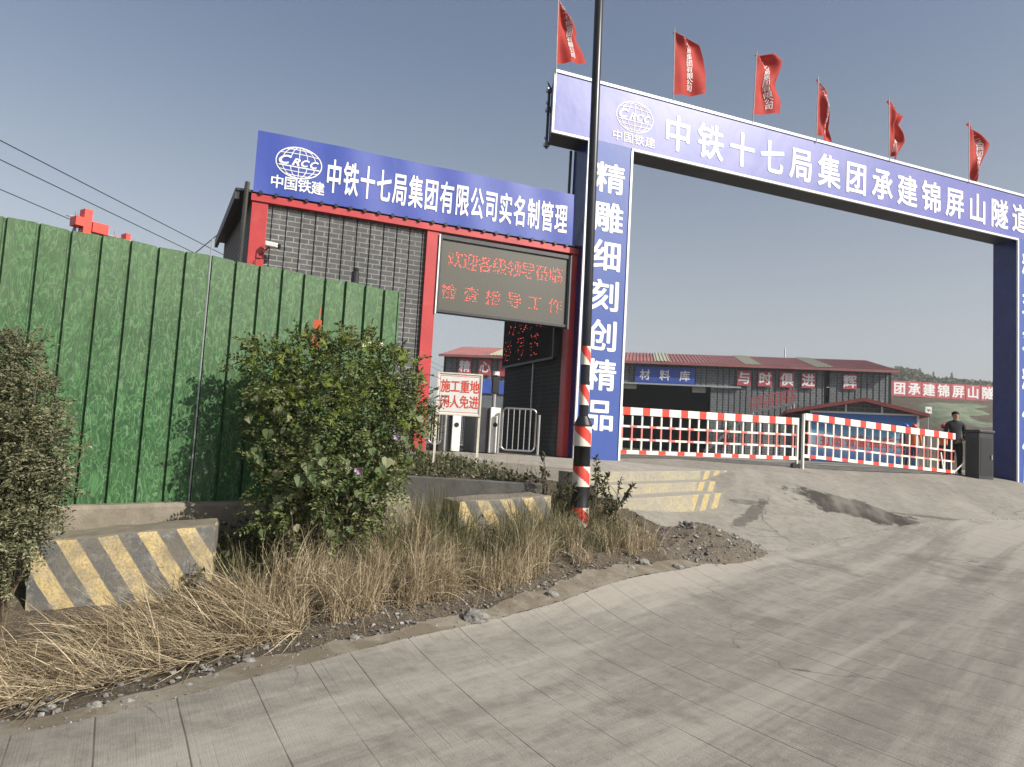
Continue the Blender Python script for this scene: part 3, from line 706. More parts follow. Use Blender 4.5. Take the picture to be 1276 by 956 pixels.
# ------------------------------------------------------------------ gatehouse
HA = .3783; HO = (-4.468, 11.344); HB = 1.15
hz = lambda z: z+EYE-HB
Hs = thing('gatehouse', 'flat roofed gatehouse clad in grey brick sheet with red steel frame', 'gatehouse', (HO[0], HO[1], HB), HA)
def profile(mb, x0, x1, z0f, z1f, pitch, gw, gd, y=0, ph=0, m=0):
    """ribbed sheet in the x-z plane: flats of `pitch` parted by grooves gw wide and gd deep (towards +y)"""
    xs = []; x = x0+ph
    pts = [(x0, y)]
    while x < x1-gw:
        if x > x0: pts += [(x, y), (x+gw*.2, y+gd), (x+gw*.8, y+gd), (x+gw, y)]
        x += pitch
    pts.append((x1, y)); n = len(pts)
    vs = [(p[0], p[1], z0f(p[0])) for p in pts]+[(p[0], p[1], z1f(p[0])) for p in pts]
    mb.add(vs, [(i, i+1, n+i+1, n+i) for i in range(n-1)], m); return mb
FZ = hz(-.31)
m = MB(); profile(m, .10, 3.05, lambda x: FZ-.1, lambda x: hz(3.66), .235, .022, .03, .03, .22)
m.box(.10, 3.05, .07, .13, FZ-.1, hz(3.66)); m.build('front_wall', M['brick'], Hs)
# left end wall (runs back and a little outwards), inner wall of the passage, ceiling
m = MB(); m.hexa([(0, .03, FZ-.1), (.08, .06, FZ-.1), (-.37, 3.3, FZ-.1), (-.45, 3.3, FZ-.1), (0, .03, hz(3.68)), (.08, .06, hz(3.68)), (-.37, 3.3, hz(3.68)), (-.45, 3.3, hz(3.68))]); m.build('end_wall', M['brick'], Hs)
m = MB(); m.box(5.90, 6.02, .2, 3.25, FZ-.05, hz(3.66)); m.build('passage_wall', M['brick_shaded'], Hs)
m = MB(); m.box(2.98, 3.08, .2, 3.25, FZ-.05, hz(3.66)); m.build('passage_wall', M['brick_shaded'], Hs)
m = MB(); m.box(5.875, 5.9, 1.52, 1.56, FZ, hz(2.0)); m.build('wall_seam', M['galv'], Hs)
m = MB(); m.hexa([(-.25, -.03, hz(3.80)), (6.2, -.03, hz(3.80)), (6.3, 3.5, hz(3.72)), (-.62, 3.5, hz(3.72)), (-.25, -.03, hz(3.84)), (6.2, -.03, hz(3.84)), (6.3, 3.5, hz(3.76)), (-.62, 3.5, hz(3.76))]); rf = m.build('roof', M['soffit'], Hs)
for i in range(25):
    x = .12+i*.245; m = MB(); m.tube([(x, -.1, hz(3.80)), (x, .04, hz(3.80))], .034, 8); m.build('roof_rib', M['black'], rf)
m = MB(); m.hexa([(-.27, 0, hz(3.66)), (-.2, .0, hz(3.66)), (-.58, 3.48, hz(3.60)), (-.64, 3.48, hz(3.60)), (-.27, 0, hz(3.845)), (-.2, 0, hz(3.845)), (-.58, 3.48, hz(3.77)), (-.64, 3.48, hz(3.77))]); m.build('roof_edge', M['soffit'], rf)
for (x0, x1) in ((0, .255), (2.985, 3.215), (5.90, 6.14)):
    m = MB(); m.box(x0, x1, -.03, .2, FZ, hz(3.658)); m.build('column', M['red'], Hs, bevel=.006)
m = MB(); m.box(-.02, 6.2, -.06, .16, hz(3.66), hz(3.78)); m.build('lintel', M['red'], Hs, bevel=.005)
m = MB(); m.tube([(-.14, -.02, FZ+.2), (-.10, -.02, hz(3.86))], .035, 8); m.tube([(-.10, -.02, hz(3.84)), (-.09, -.02, hz(3.96))], .04, 8); m.build('drain_pipe', M['pipe'], Hs)
# sign board standing on the gatehouse roof edge
sb = thing('sign_board', 'long blue vinyl sign board with white lettering standing on the gatehouse roof edge', 'sign board', (HO[0], HO[1], HB+hz(3.80)), HA)
s0 = hz(3.80)
def wav(x, z): return -.085+.012*math.sin(x*2.6+1)+.008*math.sin(x*6.1+z*2)
m = MB(); nx, nz = 60, 8
m.add([(5.91*i/nx, wav(5.91*i/nx, 1.03*j/nz), .005+(1.045-.025*i/nx)*j/nz) for j in range(nz+1) for i in range(nx+1)], [(j*(nx+1)+i, j*(nx+1)+i+1, (j+1)*(nx+1)+i+1, (j+1)*(nx+1)+i) for j in range(nz) for i in range(nx)])
m.build('banner', M['vinyl_house'], sb, smooth=True)
m = MB(); m.box(.01, 5.90, -.045, .0, .01, .05); m.box(.01, 5.90, -.045, 0, .95, 1.0)
for i in range(9): m.box(.01+i*.73, .05+i*.73, -.045, 0, .051, .949)
m.build('board_frame', M['galv'], sb)
for x in (.1, 2.9, 5.8):
    m = MB(); m.bar((x, .01, .9), (x, .75, .03), .03, .03); m.build('brace', M['galv'], sb)
m = MB(); globe(m, .685, hz(4.415)-s0, .37, .265, 0); em = MB(); em.v = [(x, wav(x, z)+y-.006, z) for x, y, z in m.v]; em.f = m.f; em.m = m.m
glyphs(em, '中国铁建', row(.36, 1.02, hz(4.035)-s0, 4, .21, .20), 0, .022, fn=lambda x, z: (x, wav(x, z)-.006, z)); em.build('emblem', M['letter'], sb)
m = MB(); glyphs(m, '中铁十七局集团有限公司实名制管理', row(1.27, 5.60, hz(4.285)-s0, 16, .54, .235), 0, .026, fn=lambda x, z: (x, wav(x, z)-.007, z)); m.build('lettering', M['letter'], sb)
# LED screen hung under the lintel
def led_m():
    b = NB('led_matrix'); x = b.sep()
    a = b.math('ABSOLUTE', b.math('SUBTRACT', b.math('FRACT', b.math('MULTIPLY', x[0], 40)), .5)); c_ = b.math('ABSOLUTE', b.math('SUBTRACT', b.math('FRACT', b.math('MULTIPLY', x[2], 40)), .5))
    d = b.math('MAXIMUM', a, c_)
    c = b.mix(b.ramp(d, [(.30, 0), (.42, 1)]), (.082, .076, .054), (.036, .035, .029))
    c = b.mix(b.ramp(b.noise(1.3, 3), [(.4, 0), (.65, .35)]), c, (.06, .066, .06))
    b.color(c).rough(.5); return b.mat
M['led'] = led_m(); M['led_on'] = emit('led_red_lit', (1, .10, .06), 1.5); M['led_dim'] = emit('led_dim_lit', (.8, .06, .04), .45)
ls = thing('led_screen', 'large wall mounted dot matrix screen with red characters under the gatehouse lintel', 'led screen', (HO[0], HO[1], HB+hz(2.19)), HA)
l0 = 2.19; lx0, lx1, lz1 = 3.222, 5.885, 1.425
m = MB(); m.box(lx0+.055, lx1-.055, -.018, .10, .055, lz1-.075); m.build('display', M['led'], ls)
m = MB(); m.box(lx0, lx1, -.05, .11, 0, .054); m.box(lx0, lx1, -.05, .11, lz1-.074, lz1); m.box(lx0, lx0+.054, -.05, .11, .0545, lz1-.0745); m.box(lx1-.054, lx1, -.05, .11, .0545, lz1-.0745); m.build('screen_frame', M['darkbox'], ls, bevel=.004)
for xa, xb in ((lx0-.012, lx0+.012), (lx1-.012, lx1+.014)):
    m = MB(); m.box(xa, xb, -.062, -.051, -.03, lz1); m.build('edge_strip', M['trim'], ls)
rr = random.Random(5)
m = MB()
def dots(mb, ch, cx, cz, w_, h_, y, n=16, keep=.60, fn=None, sz=.7):
    for (u, v) in inglyph(ch, n):
        if rr.random() > keep: continue
        q = w_/n*sz/2; x = cx+u*w_; z = cz+v*h_
        P_ = [(x-q, y, z-q), (x+q, y, z-q), (x+q, y, z+q), (x-q, y, z+q)]
        if fn: P_ = [fn(*p) for p in P_]
        mb.add(P_, [(0, 1, 2, 3)], 0 if rr.random() < .6 else 1)
for i, ch in enumerate('欢迎各级领导莅临'): dots(m, ch, lx0+.32+i*.293, 1.00, .27, .30, -.021, 20, .52)
for i, ch in enumerate('检查指导工作'): dots(m, ch, lx0+.24+i*.43, .40, .27, .28, -.021, 20, .52)
m.build('lettering', [M['led_on'], M['led_dim']], ls)
# second screen on the passage wall, seen at a slant
ls2 = thing('led_screen', 'dark indoor dot matrix screen with scattered red lights on the passage wall', 'led screen', (HO[0], HO[1], HB+hz(1.66)), HA)
m = MB(); m.box(5.80, 5.895, .42, 3.2, 0, 1.7); m.build('display', M['dark'], ls2)
m = MB(); m.box(5.79, 5.8, .36, 3.22, -.05, .0); m.box(5.79, 5.895, .36, .419, 0, 1.7); m.build('screen_frame', M['darkbox'], ls2)
m = MB()
for i, ch in enumerate('欢迎各级'): dots(m, ch, 2.65-i*.62, .95, .55, .55, 0, 14, .42, fn=lambda x, y, z: (5.796, x, z), sz=.5)
for i, ch in enumerate('领导莅'): dots(m, ch, 2.85-i*.75, .32, .45, .5, 0, 14, .3, fn=lambda x, y, z: (5.796, x, z), sz=.5)
m.build('lettering', [M['led_on'], M['led_dim']], ls2)
# security camera
c_ = thing('security_camera', 'small white bullet camera bracketed to the left red column', 'camera', (HO[0], HO[1], HB+hz(2.86)), HA)
m = MB(); m.hexa([(.25, -.20, .05), (.45, -.26, .02), (.45, -.16, .02), (.25, -.10, .05), (.25, -.20, .13), (.45, -.26, .10), (.45, -.16, .10), (.25, -.10, .13)]); m.build('camera_body', M['white'], c_, bevel=.012)
m = MB(); m.tube([(.44, -.21, .06), (.49, -.225, .053)], .045, 10); m.build('lens', M['black'], c_)
m = MB(); m.tube([(.18, -.03, -.09), (.24, -.12, -.04), (.33, -.16, .05)], .016, 6); m.box(.14, .22, -.055, -.031, -.14, -.04); m.build('bracket', M['red'], c_)
m = MB(); m.tube([(.18, -.045, -.1), (.12, -.06, -.2), (.16, -.05, -.33), (.2, -.045, -.5)], .007, 5); m.build('cable', M['cable'], c_)
# black vent pipe in front of the brick wall, behind the fence
p = at(442, 352, 10.6); mb = MB(); mb.tube([(0, 0, -2.3), (.0, 0, .16)], .06, 12); mb.tube([(0, 0, .15), (.02, 0, .22)], .035, 8)
vp = thing('vent_pipe', 'short black pipe rising above the fence in front of the brick wall', 'pipe', (p.x, p.y, 1.2)); o = mb.build('pipe', M['black'], vp, smooth=False); o.location = (0, 0, p.z-1.2)

# ------------------------------------------------------------------ turnstiles in the passage
def rail_gate(name, lab, px0, px1, d, zt, zb, nb, rz):
    a = at(px0, 560, d); b = at(px1, 560, d); L = (Vector((b.x, b.y, 0))-Vector((a.x, a.y, 0))).length
    t = thing(name, lab, 'barrier gate', (a.x, a.y, ez(-.30)), math.atan2(b.y-a.y, b.x-a.x))
    r = .08; loop = []
    for (cx, cz, q0) in ((L-r, zt-r, 0), (r, zt-r, 90), (r, zb+r, 180), (L-r, zb+r, 270)):
        for k in range(4): q = math.radians(q0+30*k); loop.append((cx+r*math.cos(q), 0, cz+r*math.sin(q)))
    m = MB(); m.tube(loop+[loop[0]], .019, 8); m.build('rail_frame', M['steel'], t, smooth=True)
    for i in range(nb):
        x = L*(i+1)/(nb+1); m = MB(); m.tube([(x, 0, zb+.01), (x, 0, zt-.01)], .010, 6); m.build('rail_bar', M['steel'], t)
    for x in (-.06, L+.06):
        m = MB(); m.tube([(x, 0, 0), (x, 0, zt-.1)], .028, 8); m.build('post', M['steel'], t)
    return t
rail_gate('railing_gate', 'stainless railing gate with five upright bars before the dark passage wall', 624, 666, 13.3, .86, .07, 5, 0)
rail_gate('railing_gate', 'stainless railing gate half hidden by the white warning sign', 533, 549, 12.6, .76, .12, 3, 0)
def turnstile(lab, px0, px1, d, h, face):
    a = at(px0, 560, d); b = at(px1, 560, d); L = b.x-a.x
    t = thing('turnstile', lab, 'turnstile', (a.x, a.y, ez(-.31)), .30)
    m = MB(); m.box(-L*1.4, -.003, .02, .9, 0, h); m.build('cabinet', M['darkbox'], t, bevel=.01)
    m = MB(); m.box(0, L, -.05, .5, 0, h); m.build('end_panel', M['white'], t, bevel=.012)
    m = MB(); m.tube([(L*.5, -.058, h*.62), (L*.5, -.048, h*.62)], .045, 14); m.build('sensor', M['black'], t)
    if face:
        m = MB(); m.tube([(L*.45, .1, h), (L*.45, .1, h+.32)], .045, 10); m.build('post', M['steel'], t)
        m = MB(); m.box(L*.45-.075, L*.45+.075, .02, .09, h+.27, h+.62); m.build('face_reader', M['black'], t, bevel=.02)
        m = MB(); m.tube([(L*.45, .06, h+.625), (L*.45, .06, h+.70)], .07, 12); m.build('lamp', M['white'], t, bevel=.01)
turnstile('white fronted turnstile with a black face reader on its post', 608, 621, 13.4, .87, True)
turnstile('white fronted turnstile without a reader, under the warning sign', 561, 572, 13.2, .80, False)

# ------------------------------------------------------------------ green fence on its low concrete wall
F0 = at(-60, 262, 5.10); f_a = (-4.121, 5.44); f_b = (-1.289, 7.543)
fd = Vector((f_b[0]-f_a[0], f_b[1]-f_a[1])); FLn = fd.length; fang = math.atan2(fd.y, fd.x); EXT = 2.6
ft = thing('sheet_fence', 'green corrugated sheet fence printed with a grass pattern', 'fence', (f_a[0], f_a[1], .72), fang)
pit = FLn/15.95
m = MB(); profile(m, -EXT, FLn+.01, lambda x: .002+.02*x, lambda x: ez(1.52)-.72+.008*math.sin(x*9), pit, .032, .035, 0, EXT-int(EXT/pit)*pit+.02)
pn = m.build('sheet', M['fence'], ft)
m = MB()
for z in (.35, 1.25, 2.1): m.box(-EXT, FLn, .04, .08, z, z+.04)
m.build('rear_rail', M['galv'], ft)
m = MB(); m.box(FLn-.002, FLn+.018, -.012, .06, .05, ez(1.52)-.72); m.build('end_strip', M['fence'], ft)
xs_ = 1.58
m = MB(); m.tube([(xs_, -.012, .05), (xs_, -.012, ez(1.52)-.72+.16)], .007, 6); m.build('thin_rod', M['galv'], ft)
for i in range(17):
    for z in (.35, 1.27, 2.12): m = MB(); m.ball((-.1+i*pit+pit*.5, -.001, z), .006, 6, 4); m.build('screw', M['pipe'], ft)
lw = thing('low_wall', 'low weathered concrete wall carrying the green fence', 'wall', (f_a[0], f_a[1], 0), fang)
m = MB(); n = 46; vs = []; 
for i in range(n+1):
    x = -EXT+(FLn+EXT+.25)*i/n; j_ = [mnoise.noise((x*3, k*5.1, 0))*.022 for k in range(4)]
    zt = .735+.02*x
    vs += [(x, -.13+j_[0], .1), (x, -.12+j_[1], zt-.03+j_[2]*.4), (x, -.09+j_[1], zt+j_[2]*.5), (x, .16, zt), (x, .16, .1)]
m.add(vs, [(i*5+k, i*5+5+k, i*5+6+k, i*5+1+k) for i in range(n) for k in range(4)]); m.add([vs[k] for k in range(5)], [(0, 1, 2, 3, 4)]); m.add([vs[n*5+k] for k in range(5)], [(4, 3, 2, 1, 0)])
m.build('wall_body', M['kerbwall'], lw)

# ------------------------------------------------------------------ striped concrete blocks
def rough_box(L, D, H, seed, n=(26, 10, 12), amp=.008):
    bm = bmesh.new(); bmesh.ops.create_cube(bm, size=1)
    bmesh.ops.subdivide_edges(bm, edges=bm.edges[:], cuts=14, use_grid_fill=True)
    for v in bm.verts:
        p = v.co; edge = sum(1 for k in range(3) if abs(p[k]) > .49)
        q = Vector(((p.x+.5)*L, (p.y+.5)*D, (p.z+.5)*H))
        nn = mnoise.noise_vector(q*9+Vector((seed, 0, 0)))*amp+mnoise.noise_vector(q*3+Vector((seed, 4, 0)))*amp*1.3
        if edge >= 2:
            c = Vector((L/2, D/2, H/2)); k = .012+.022*max(0, mnoise.noise(q*7+Vector((seed, 9, 0))))
            q += Vector((c.x-q.x if abs(p.x) > .49 else 0, c.y-q.y if abs(p.y) > .49 else 0, c.z-q.z if abs(p.z) > .49 else 0)).normalized()*k
        v.co = q+nn
    return bm
def block(name, lab, a, b, D, H, z0, z1, mat, seed):
    d = Vector((b[0]-a[0], b[1]-a[1])); L = d.length
    t = thing(name, lab, 'concrete block', (a[0], a[1], z0), math.atan2(d.y, d.x), 'striped concrete blocks')
    bm = rough_box(L, D, H, seed)
    for v in bm.verts: v.co.z += (z1-z0)*v.co.x/L
    for f in bm.faces: f.smooth = True; f.material_index = 1 if f.normal.z > .7 or f.calc_center_median().y > D-.02 else 0
    me = bpy.data.meshes.new('concrete_body'); bm.to_mesh(me); bm.free(); me.materials.append(mat); me.materials.append(M['kerbwall'])
    o = bpy.data.objects.new('concrete_body', me); COL.objects.link(o); o.parent = t
    md = o.modifiers.new('sharp', 'EDGE_SPLIT'); md.split_angle = math.radians(40)
a_ = at(38, 676, 5.06); b_ = at(269.5, 654, 5.47)
HB1 = .57
block('concrete_block', 'yellow and grey striped concrete block before the green fence', a_, b_, .52, HB1, a_.z-HB1, b_.z-HB1, M['block'], 1)
a_ = at(572, 625.5, 7.25); b_ = at(688, 617.5, 7.75)
block('concrete_block', 'worn striped concrete block half buried in tall grass beside the pole', a_, b_, .50, .55, a_.z-.55, b_.z-.55, M['block2'], 5)

# ------------------------------------------------------------------ planting bed behind the second block
bt = thing('planting_bed', 'raised soil bed edged with grey mortar in front of the gatehouse', 'planting bed', (0, 0, .4))
bed = [(-2.6, 9.2, .62), (-1.4, 8.45, .56), (.35, 8.32, .56), (.62, 8.75, .58), (-.93, 10.86, .735), (-2.6, 10.7, .735)]
m = MB(); m.prism(bed, -.1, 0); m.build('soil', M['dirt'], bt)
m = MB(); m.hexa([(-1.6, 8.30, -.1), (.42, 8.18, -.1), (.42, 8.31, -.1), (-1.6, 8.43, -.1), (-1.6, 8.30, .585), (.42, 8.18, .585), (.42, 8.31, .585), (-1.6, 8.43, .585)]); m.build('edging', M['bedwall'], bt, bevel=.01)

# ------------------------------------------------------------------ warning sign on two legs
sg = at(566, 575, 9.4); sgl = at(531, 573, 9.4); sgr = at(594, 576, 9.4)
a4 = [at(544.5, 516.5, 9.4), at(600.5, 520.5, 9.4), at(605.8, 465.5, 9.4), at(540, 458, 9.4)]
sw = (a4[1]-a4[0]).length; sh = .575; ang = math.radians(4)
zc = a4[0].z
st = thing('warning_sign', 'white warning board with red characters on two thin posts in the planting bed', 'sign', (a4[0].x-.02, a4[0].y, sgl.z-.05), ang)
m = MB(); m.box(0, sw, -.012, .012, zc-st.location.z, zc-st.location.z+sh); m.build('board', M['white'], st)
for x, q in ((.0, sgl), (sw-.03, sgr)):
    m = MB(); m.box(x, x+.03, .0125, .05, -.1, zc-st.location.z+sh-.01); m.build('post', M['rope'], st)
z0 = zc-st.location.z
m = MB()
for (x0, x1, za, zb) in ((0, sw, z0+.001, z0+.02), (0, sw, z0+sh-.02, z0+sh-.001), (0, .02, z0+.0205, z0+sh-.0205), (sw-.02, sw, z0+.0205, z0+sh-.0205)): m.box(x0, x1, -.022, -.013, za, zb)
m.build('board_frame', M['rope'], st)
m = MB(); ribbon(m, [(.04, z0+.045), (sw-.04, z0+.045), (sw-.04, z0+sh-.045), (.04, z0+sh-.045)], .006, -.0135, True)
glyphs(m, '施工重地', row(.115, sw-.1, z0+sh*.68, 4, .16, .115), -.0140, .014); glyphs(m, '闲人免进', row(.115, sw-.1, z0+sh*.32, 4, .16, .115), -.0140, .014); m.build('lettering', M['redletter'], st)

# ------------------------------------------------------------------ black pole with reflective bands
pb = at(722, 655, 8.15); PT_ = at(746.7, 0, 8.15)
zy = lambda py: at(722+(655-py)*.0385, py, 8.15).z-pb.z
tiltx = (PT_.x-pb.x)/(PT_.z-pb.z)
pt = thing('steel_pole', 'tall black steel pole banded red, white and black near its foot', 'pole', (pb.x, pb.y, pb.z-.1))
R1, R0 = .098, .056; H_top = zy(-60)+3.0
zc0, zc1 = zy(530)+.1, zy(519)+.1
m = MB(); m.tube([(0, 0, -.3), (tiltx*zc0, 0, zc0)], R1, 32); m.build('base_section', M['black'], pt, smooth=True)
m = MB(); m.tube([(tiltx*(zc0-.01), 0, zc0-.01), (tiltx*zc0, 0, zc0+.005), (tiltx*zc1, 0, zc1)], [R1+.012, R1+.012, R0+.006], 32); m.build('collar', M['black'], pt, smooth=False)
m = MB(); m.tube([(tiltx*zc1, 0, zc1-.02), (tiltx*H_top, 0, H_top)], [R0, R0*.9], 24); m.build('shaft', M['black'], pt, smooth=True)
def refl(name, c): return paint(name, c, .4, var=.1, dirt=(.25, .22, .18), dirt_amt=.35)
M['band_w'] = refl('reflective_white', (.66, .61, .53)); M['band_r'] = refl('reflective_red', (.62, .05, .035))
def band(py0, py1, R, flip=False, base='w'):
    z0_, z1_ = zy(py1)+.1, zy(py0)+.1; nz, nth = 26, 72; m = MB(); vs = []
    for j in range(nz+1):
        for i in range(nth):
            q = 2*math.pi*i/nth; z = z0_+(z1_-z0_)*j/nz; vs.append((R*math.cos(q)+tiltx*z, R*math.sin(q), z))
    m.v = vs
    for j in range(nz):
        for i in range(nth):
            m.f.append((j*nth+i, j*nth+(i+1) % nth, (j+1)*nth+(i+1) % nth, (j+1)*nth+i))
            a = 1-((i+.5)/nth*2) % 1       # two wedges round the pole; angle 270 deg faces the road
            v = (j+.5)/nz
            ph = (a-.12) % 1
            m.m.append(1 if (v > ph and v < ph+.62) or v > ph+1.2 else 0)
    m.build('reflective_band', [M['band_w'], M['band_r']], pt, smooth=True)
band(432, 455, R0+.003); band(480, 505, R0+.003); band(531, 556, R1+.003); band(581, 606, R1+.003); band(632, 656, R1+.003)

# ------------------------------------------------------------------ sliding barrier
def barrier(lab, t0, t1, zb0, zb1, H, nb, ph):
    L = t1-t0
    t = thing('lift_barrier', lab, 'barrier', (GO[0]+math.cos(GA)*t0-math.sin(GA)*.25, GO[1]+math.sin(GA)*t0+math.cos(GA)*.25, ez(min(zb0, zb1))-.12), GA, 'red and white barrier fences')
    base = min(zb0, zb1)-.12
    zz = lambda x: zb0+(zb1-zb0)*x/L-base
    def rail(name, zo, h, dep, seg, mats, phase, x0=0, x1=None):
        m = MB(); x = x0; x1 = L if x1 is None else x1; k = 0; cut = [x0]
        q = x0-phase*seg
        while q < x1:
            for fr in (.62, 1.0):
                e = q+seg*fr
                if x0 < e < x1: cut.append(e)
            q += seg
        cut.append(x1)
        for i in range(len(cut)-1):
            a, b = cut[i], cut[i+1]; mid = ((a+b)/2-x0+phase*seg)/seg % 1; mi = 0 if mid < .62 else 1
            m.hexa([(a, -dep, zz(a)+zo), (b, -dep, zz(b)+zo), (b, dep, zz(b)+zo), (a, dep, zz(a)+zo), (a, -dep, zz(a)+zo+h), (b, -dep, zz(b)+zo+h), (b, dep, zz(b)+zo+h), (a, dep, zz(a)+zo+h)], mi)
        return m.build(name, mats, t)
    seg = L/nb*2
    rail('top_beam', H-.15, .15, .04, seg, [M['railwhite'], M['redrail']], ph)
    rail('bottom_rail', 0, .075, .03, seg, [M['railwhite'], M['redrail']], ph+.1)
    rail('middle_rail', .27, .042, .018, seg, [M['railwhite'], M['pinkrail']], ph+.55, -.03); rail('middle_rail', .53, .042, .018, seg, [M['railwhite'], M['pinkrail']], ph+.55, -.03)
    for i in range(nb):
        x = L*(i+.6)/nb
        m = MB(); z0_ = zz(x)
        for (a, b, mi) in ((.076, .269, 0), (.313, .529, 1), (.573, H-.151, 0)): m.box(x-.018, x+.018, -.014, .014, z0_+a, z0_+b, mi)
        m.build('upright', [M['railwhite'], M['pinkrail']], t)
    return t, zz, L
tB, zz, L = barrier('longer barrier fence of red and white rails from the left gate pillar to mid driveway', -.08, 4.50, -.19, -.13, .93, 20, .35)
for x in (L+.03,):
    m = MB(); m.box(x-.018, x+.018, -.03, .03, -.02, zz(x)+.93); m.build('end_post', M['railwhite'], tB)
for x in (L-.05, L+.06):
    m = MB(); m.tube([(x, -.04, .05), (x, .04, .05)], .06, 12); m.build('caster', M['black'], tB)
tB2, zz2, L2 = barrier('shorter barrier fence of red and white rails sloping to the black motor cabinet', 4.72, 9.52, -.07, -.26, .99, 20, .2)
for x in (-.02,):
    m = MB(); m.box(x-.018, x+.018, -.03, .03, .0, zz2(x)+.97); m.build('end_post', M['railwhite'], tB2)
m = MB(); m.bar((L2-.05, -.03, zz2(L2)+.02), (L2+.28, -.06, zz2(L2)+.28), .025, .025); m.bar((L2-.40, -.03, zz2(L2)+.08), (L2-.5, -.03, zz2(L2)+.5), .03, .02); m.build('strut', M['railwhite'], tB2)
# motor cabinet
bx = gframe('barrier_motor', 'black steel motor cabinet at the foot of the right gate pillar', 'cabinet'); 
ct0 = gp(1215, 594)[0]; cw = gp(1233, 594)[0]-ct0
bx.location = (GO[0]+math.cos(GA)*ct0+math.sin(GA)*.10, GO[1]+math.sin(GA)*ct0-math.cos(GA)*.10, ez(-.42))
m = MB(); m.box(0, cw, 0, .36, 0, 1.20); m.build('cabinet_body', M['darkbox'], bx, bevel=.012)
m = MB(); m.box(-.02, cw+.02, -.03, .38, 1.201, 1.27); m.build('lid', M['darkbox'], bx, bevel=.015)
m = MB(); m.box(-.006, -.001, .05, .31, .12, 1.05); m.build('side_door', M['black'], bx)
m = MB(); m.box(.05, cw-.05, -.006, -.001, .15, 1.08); m.build('door', M['black'], bx); m = MB(); m.box(cw-.11, cw-.08, -.03, -.007, .55, .66); m.build('handle', M['galv'], bx)

# ------------------------------------------------------------------ material warehouse behind the gate
ea, eb = at(556.5, 445, 57.2), at(1107, 465, 51.3)
WA = math.atan2(eb.y-ea.y, eb.x-ea.x); WL = math.hypot(eb.x-ea.x, eb.y-ea.y); WB = 1.2; WH = 6.35+EYE-WB
wh = thing('warehouse', 'long grey clad material warehouse with a red sheet roof and an open dark bay', 'warehouse', (ea.x, ea.y, WB), WA)
def wp(px, py):
    v = _F+(px-638)/FPX*_R-(py-478)/FPX*_U; d = np.array([math.cos(WA), math.sin(WA)]); n = np.array([-d[1], d[0]]); o = np.array([ea.x, ea.y])
    k = (o@n)/(v[:2]@n); P = v*k; return ((P[:2]-o)@d, P[2]+EYE-WB)
def cladding():
    b = NB('printed_cladding'); g = b.n.new('ShaderNodeTexBrick'); x = b.sep(); cb = b.n.new('ShaderNodeCombineXYZ')
    b.L(x[0], cb.inputs[0]); b.L(x[2], cb.inputs[1]); b.L(cb.outputs[0], g.inputs['Vector'])
    g.inputs['Scale'].default_value = 1; g.inputs['Brick Width'].default_value = .42; g.inputs['Row Height'].default_value = .2; g.inputs['Mortar Size'].default_value = .02
    g.inputs['Color1'].default_value = (.085, .095, .10, 1); g.inputs['Color2'].default_value = (.12, .13, .135, 1); g.inputs['Mortar'].default_value = (.2, .21, .21, 1)
    c = b.mix(b.ramp(b.noise(.5, 4), [(.4, .35), (.6, 0)]), g.outputs['Color'], (.06, .065, .07)); b.color(c).rough(.7); return b.mat
M['clad'] = cladding()
xo0, zo = wp(722, 474); xo1 = wp(886, 480)[0]; xg0, xg1 = wp(1027, 470)[0], wp(1034, 470)[0]
def wall(x0, x1, z0, z1, y=0):
    m = MB(); profile(m, x0, x1, lambda x: z0, lambda x: z1, .42, .12, .06, y); m.box(x0, x1, y+.09, y+.2, z0, z1); return m.build('wall', M['clad'], wh)
wall(0, xo0, -.2, WH); wall(xo0+.001, xo1-.001, zo, WH); wall(xo1, xg0, -.2, WH); wall(xg1, WL, -.2, WH, -.05); wall(xg0+.001, xg1-.001, -.2, WH, .9)
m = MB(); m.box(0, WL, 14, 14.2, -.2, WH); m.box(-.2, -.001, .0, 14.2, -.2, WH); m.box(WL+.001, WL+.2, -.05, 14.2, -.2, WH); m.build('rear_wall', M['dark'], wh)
m = MB(); m.box(xo0-4, xo1+2.2, -.22, -.08, zo-.12, zo); m.build('door_rail', M['galv'], wh)
def rz_(y): return WH+.10+(1.75 if False else 1.65)*(1-abs(y-7)/7.6)
def roof_strip(x0, x1, name, mat, dz=0, par=None):
    m = MB(); xs = np.arange(x0, x1, .28)
    vs = []; ys = [-.6, 7, 14.6]
    n = 0
    prof = []
    for x in xs: prof += [(x, 0), (x+.16, 0), (x+.19, .05), (x+.25, .05)]
    prof = [p for p in prof if p[0] < x1]+[(x1, 0)]
    for y in ys: vs += [(px_, y, rz_(y)+dz+h) for px_, h in prof]
    k = len(prof); m.add(vs, [(j*k+i, j*k+i+1, (j+1)*k+i+1, (j+1)*k+i) for j in range(2) for i in range(k-1)]); 
    return m.build(name, mat, par or wh)
rfw = roof_strip(-.5, WL+.5, 'roof', M['roofred'])
for px in (608, 815, 928, 1016): x = wp(px, 462)[0]; roof_strip(x, x+1.15, 'roof_light', M['roofpale'], .07, rfw)
m = MB(); m.box(-.5, WL+.5, -.66, -.6, rz_(-.6)-.16, rz_(-.6)+.03); m.build('fascia', M['roofred'], rfw)
for s_ in (-.2, WL+.08):
    m = MB(); m.add([(s_, 0, WH), (s_, 14.2, WH), (s_, 7, rz_(7)-.08)], [(0, 1, 2)]); m.add([(s_+.1, 0, WH), (s_+.1, 14.2, WH), (s_+.1, 7, rz_(7)-.08)], [(2, 1, 0)]); m.build('gable', M['clad'], wh)
m = MB(); x = wp(1002, 450)[0]; m.tube([(x, 7, rz_(7)), (x, 7, rz_(7)+.8)], .07, 6); m.build('vent', M['galv'], rfw)
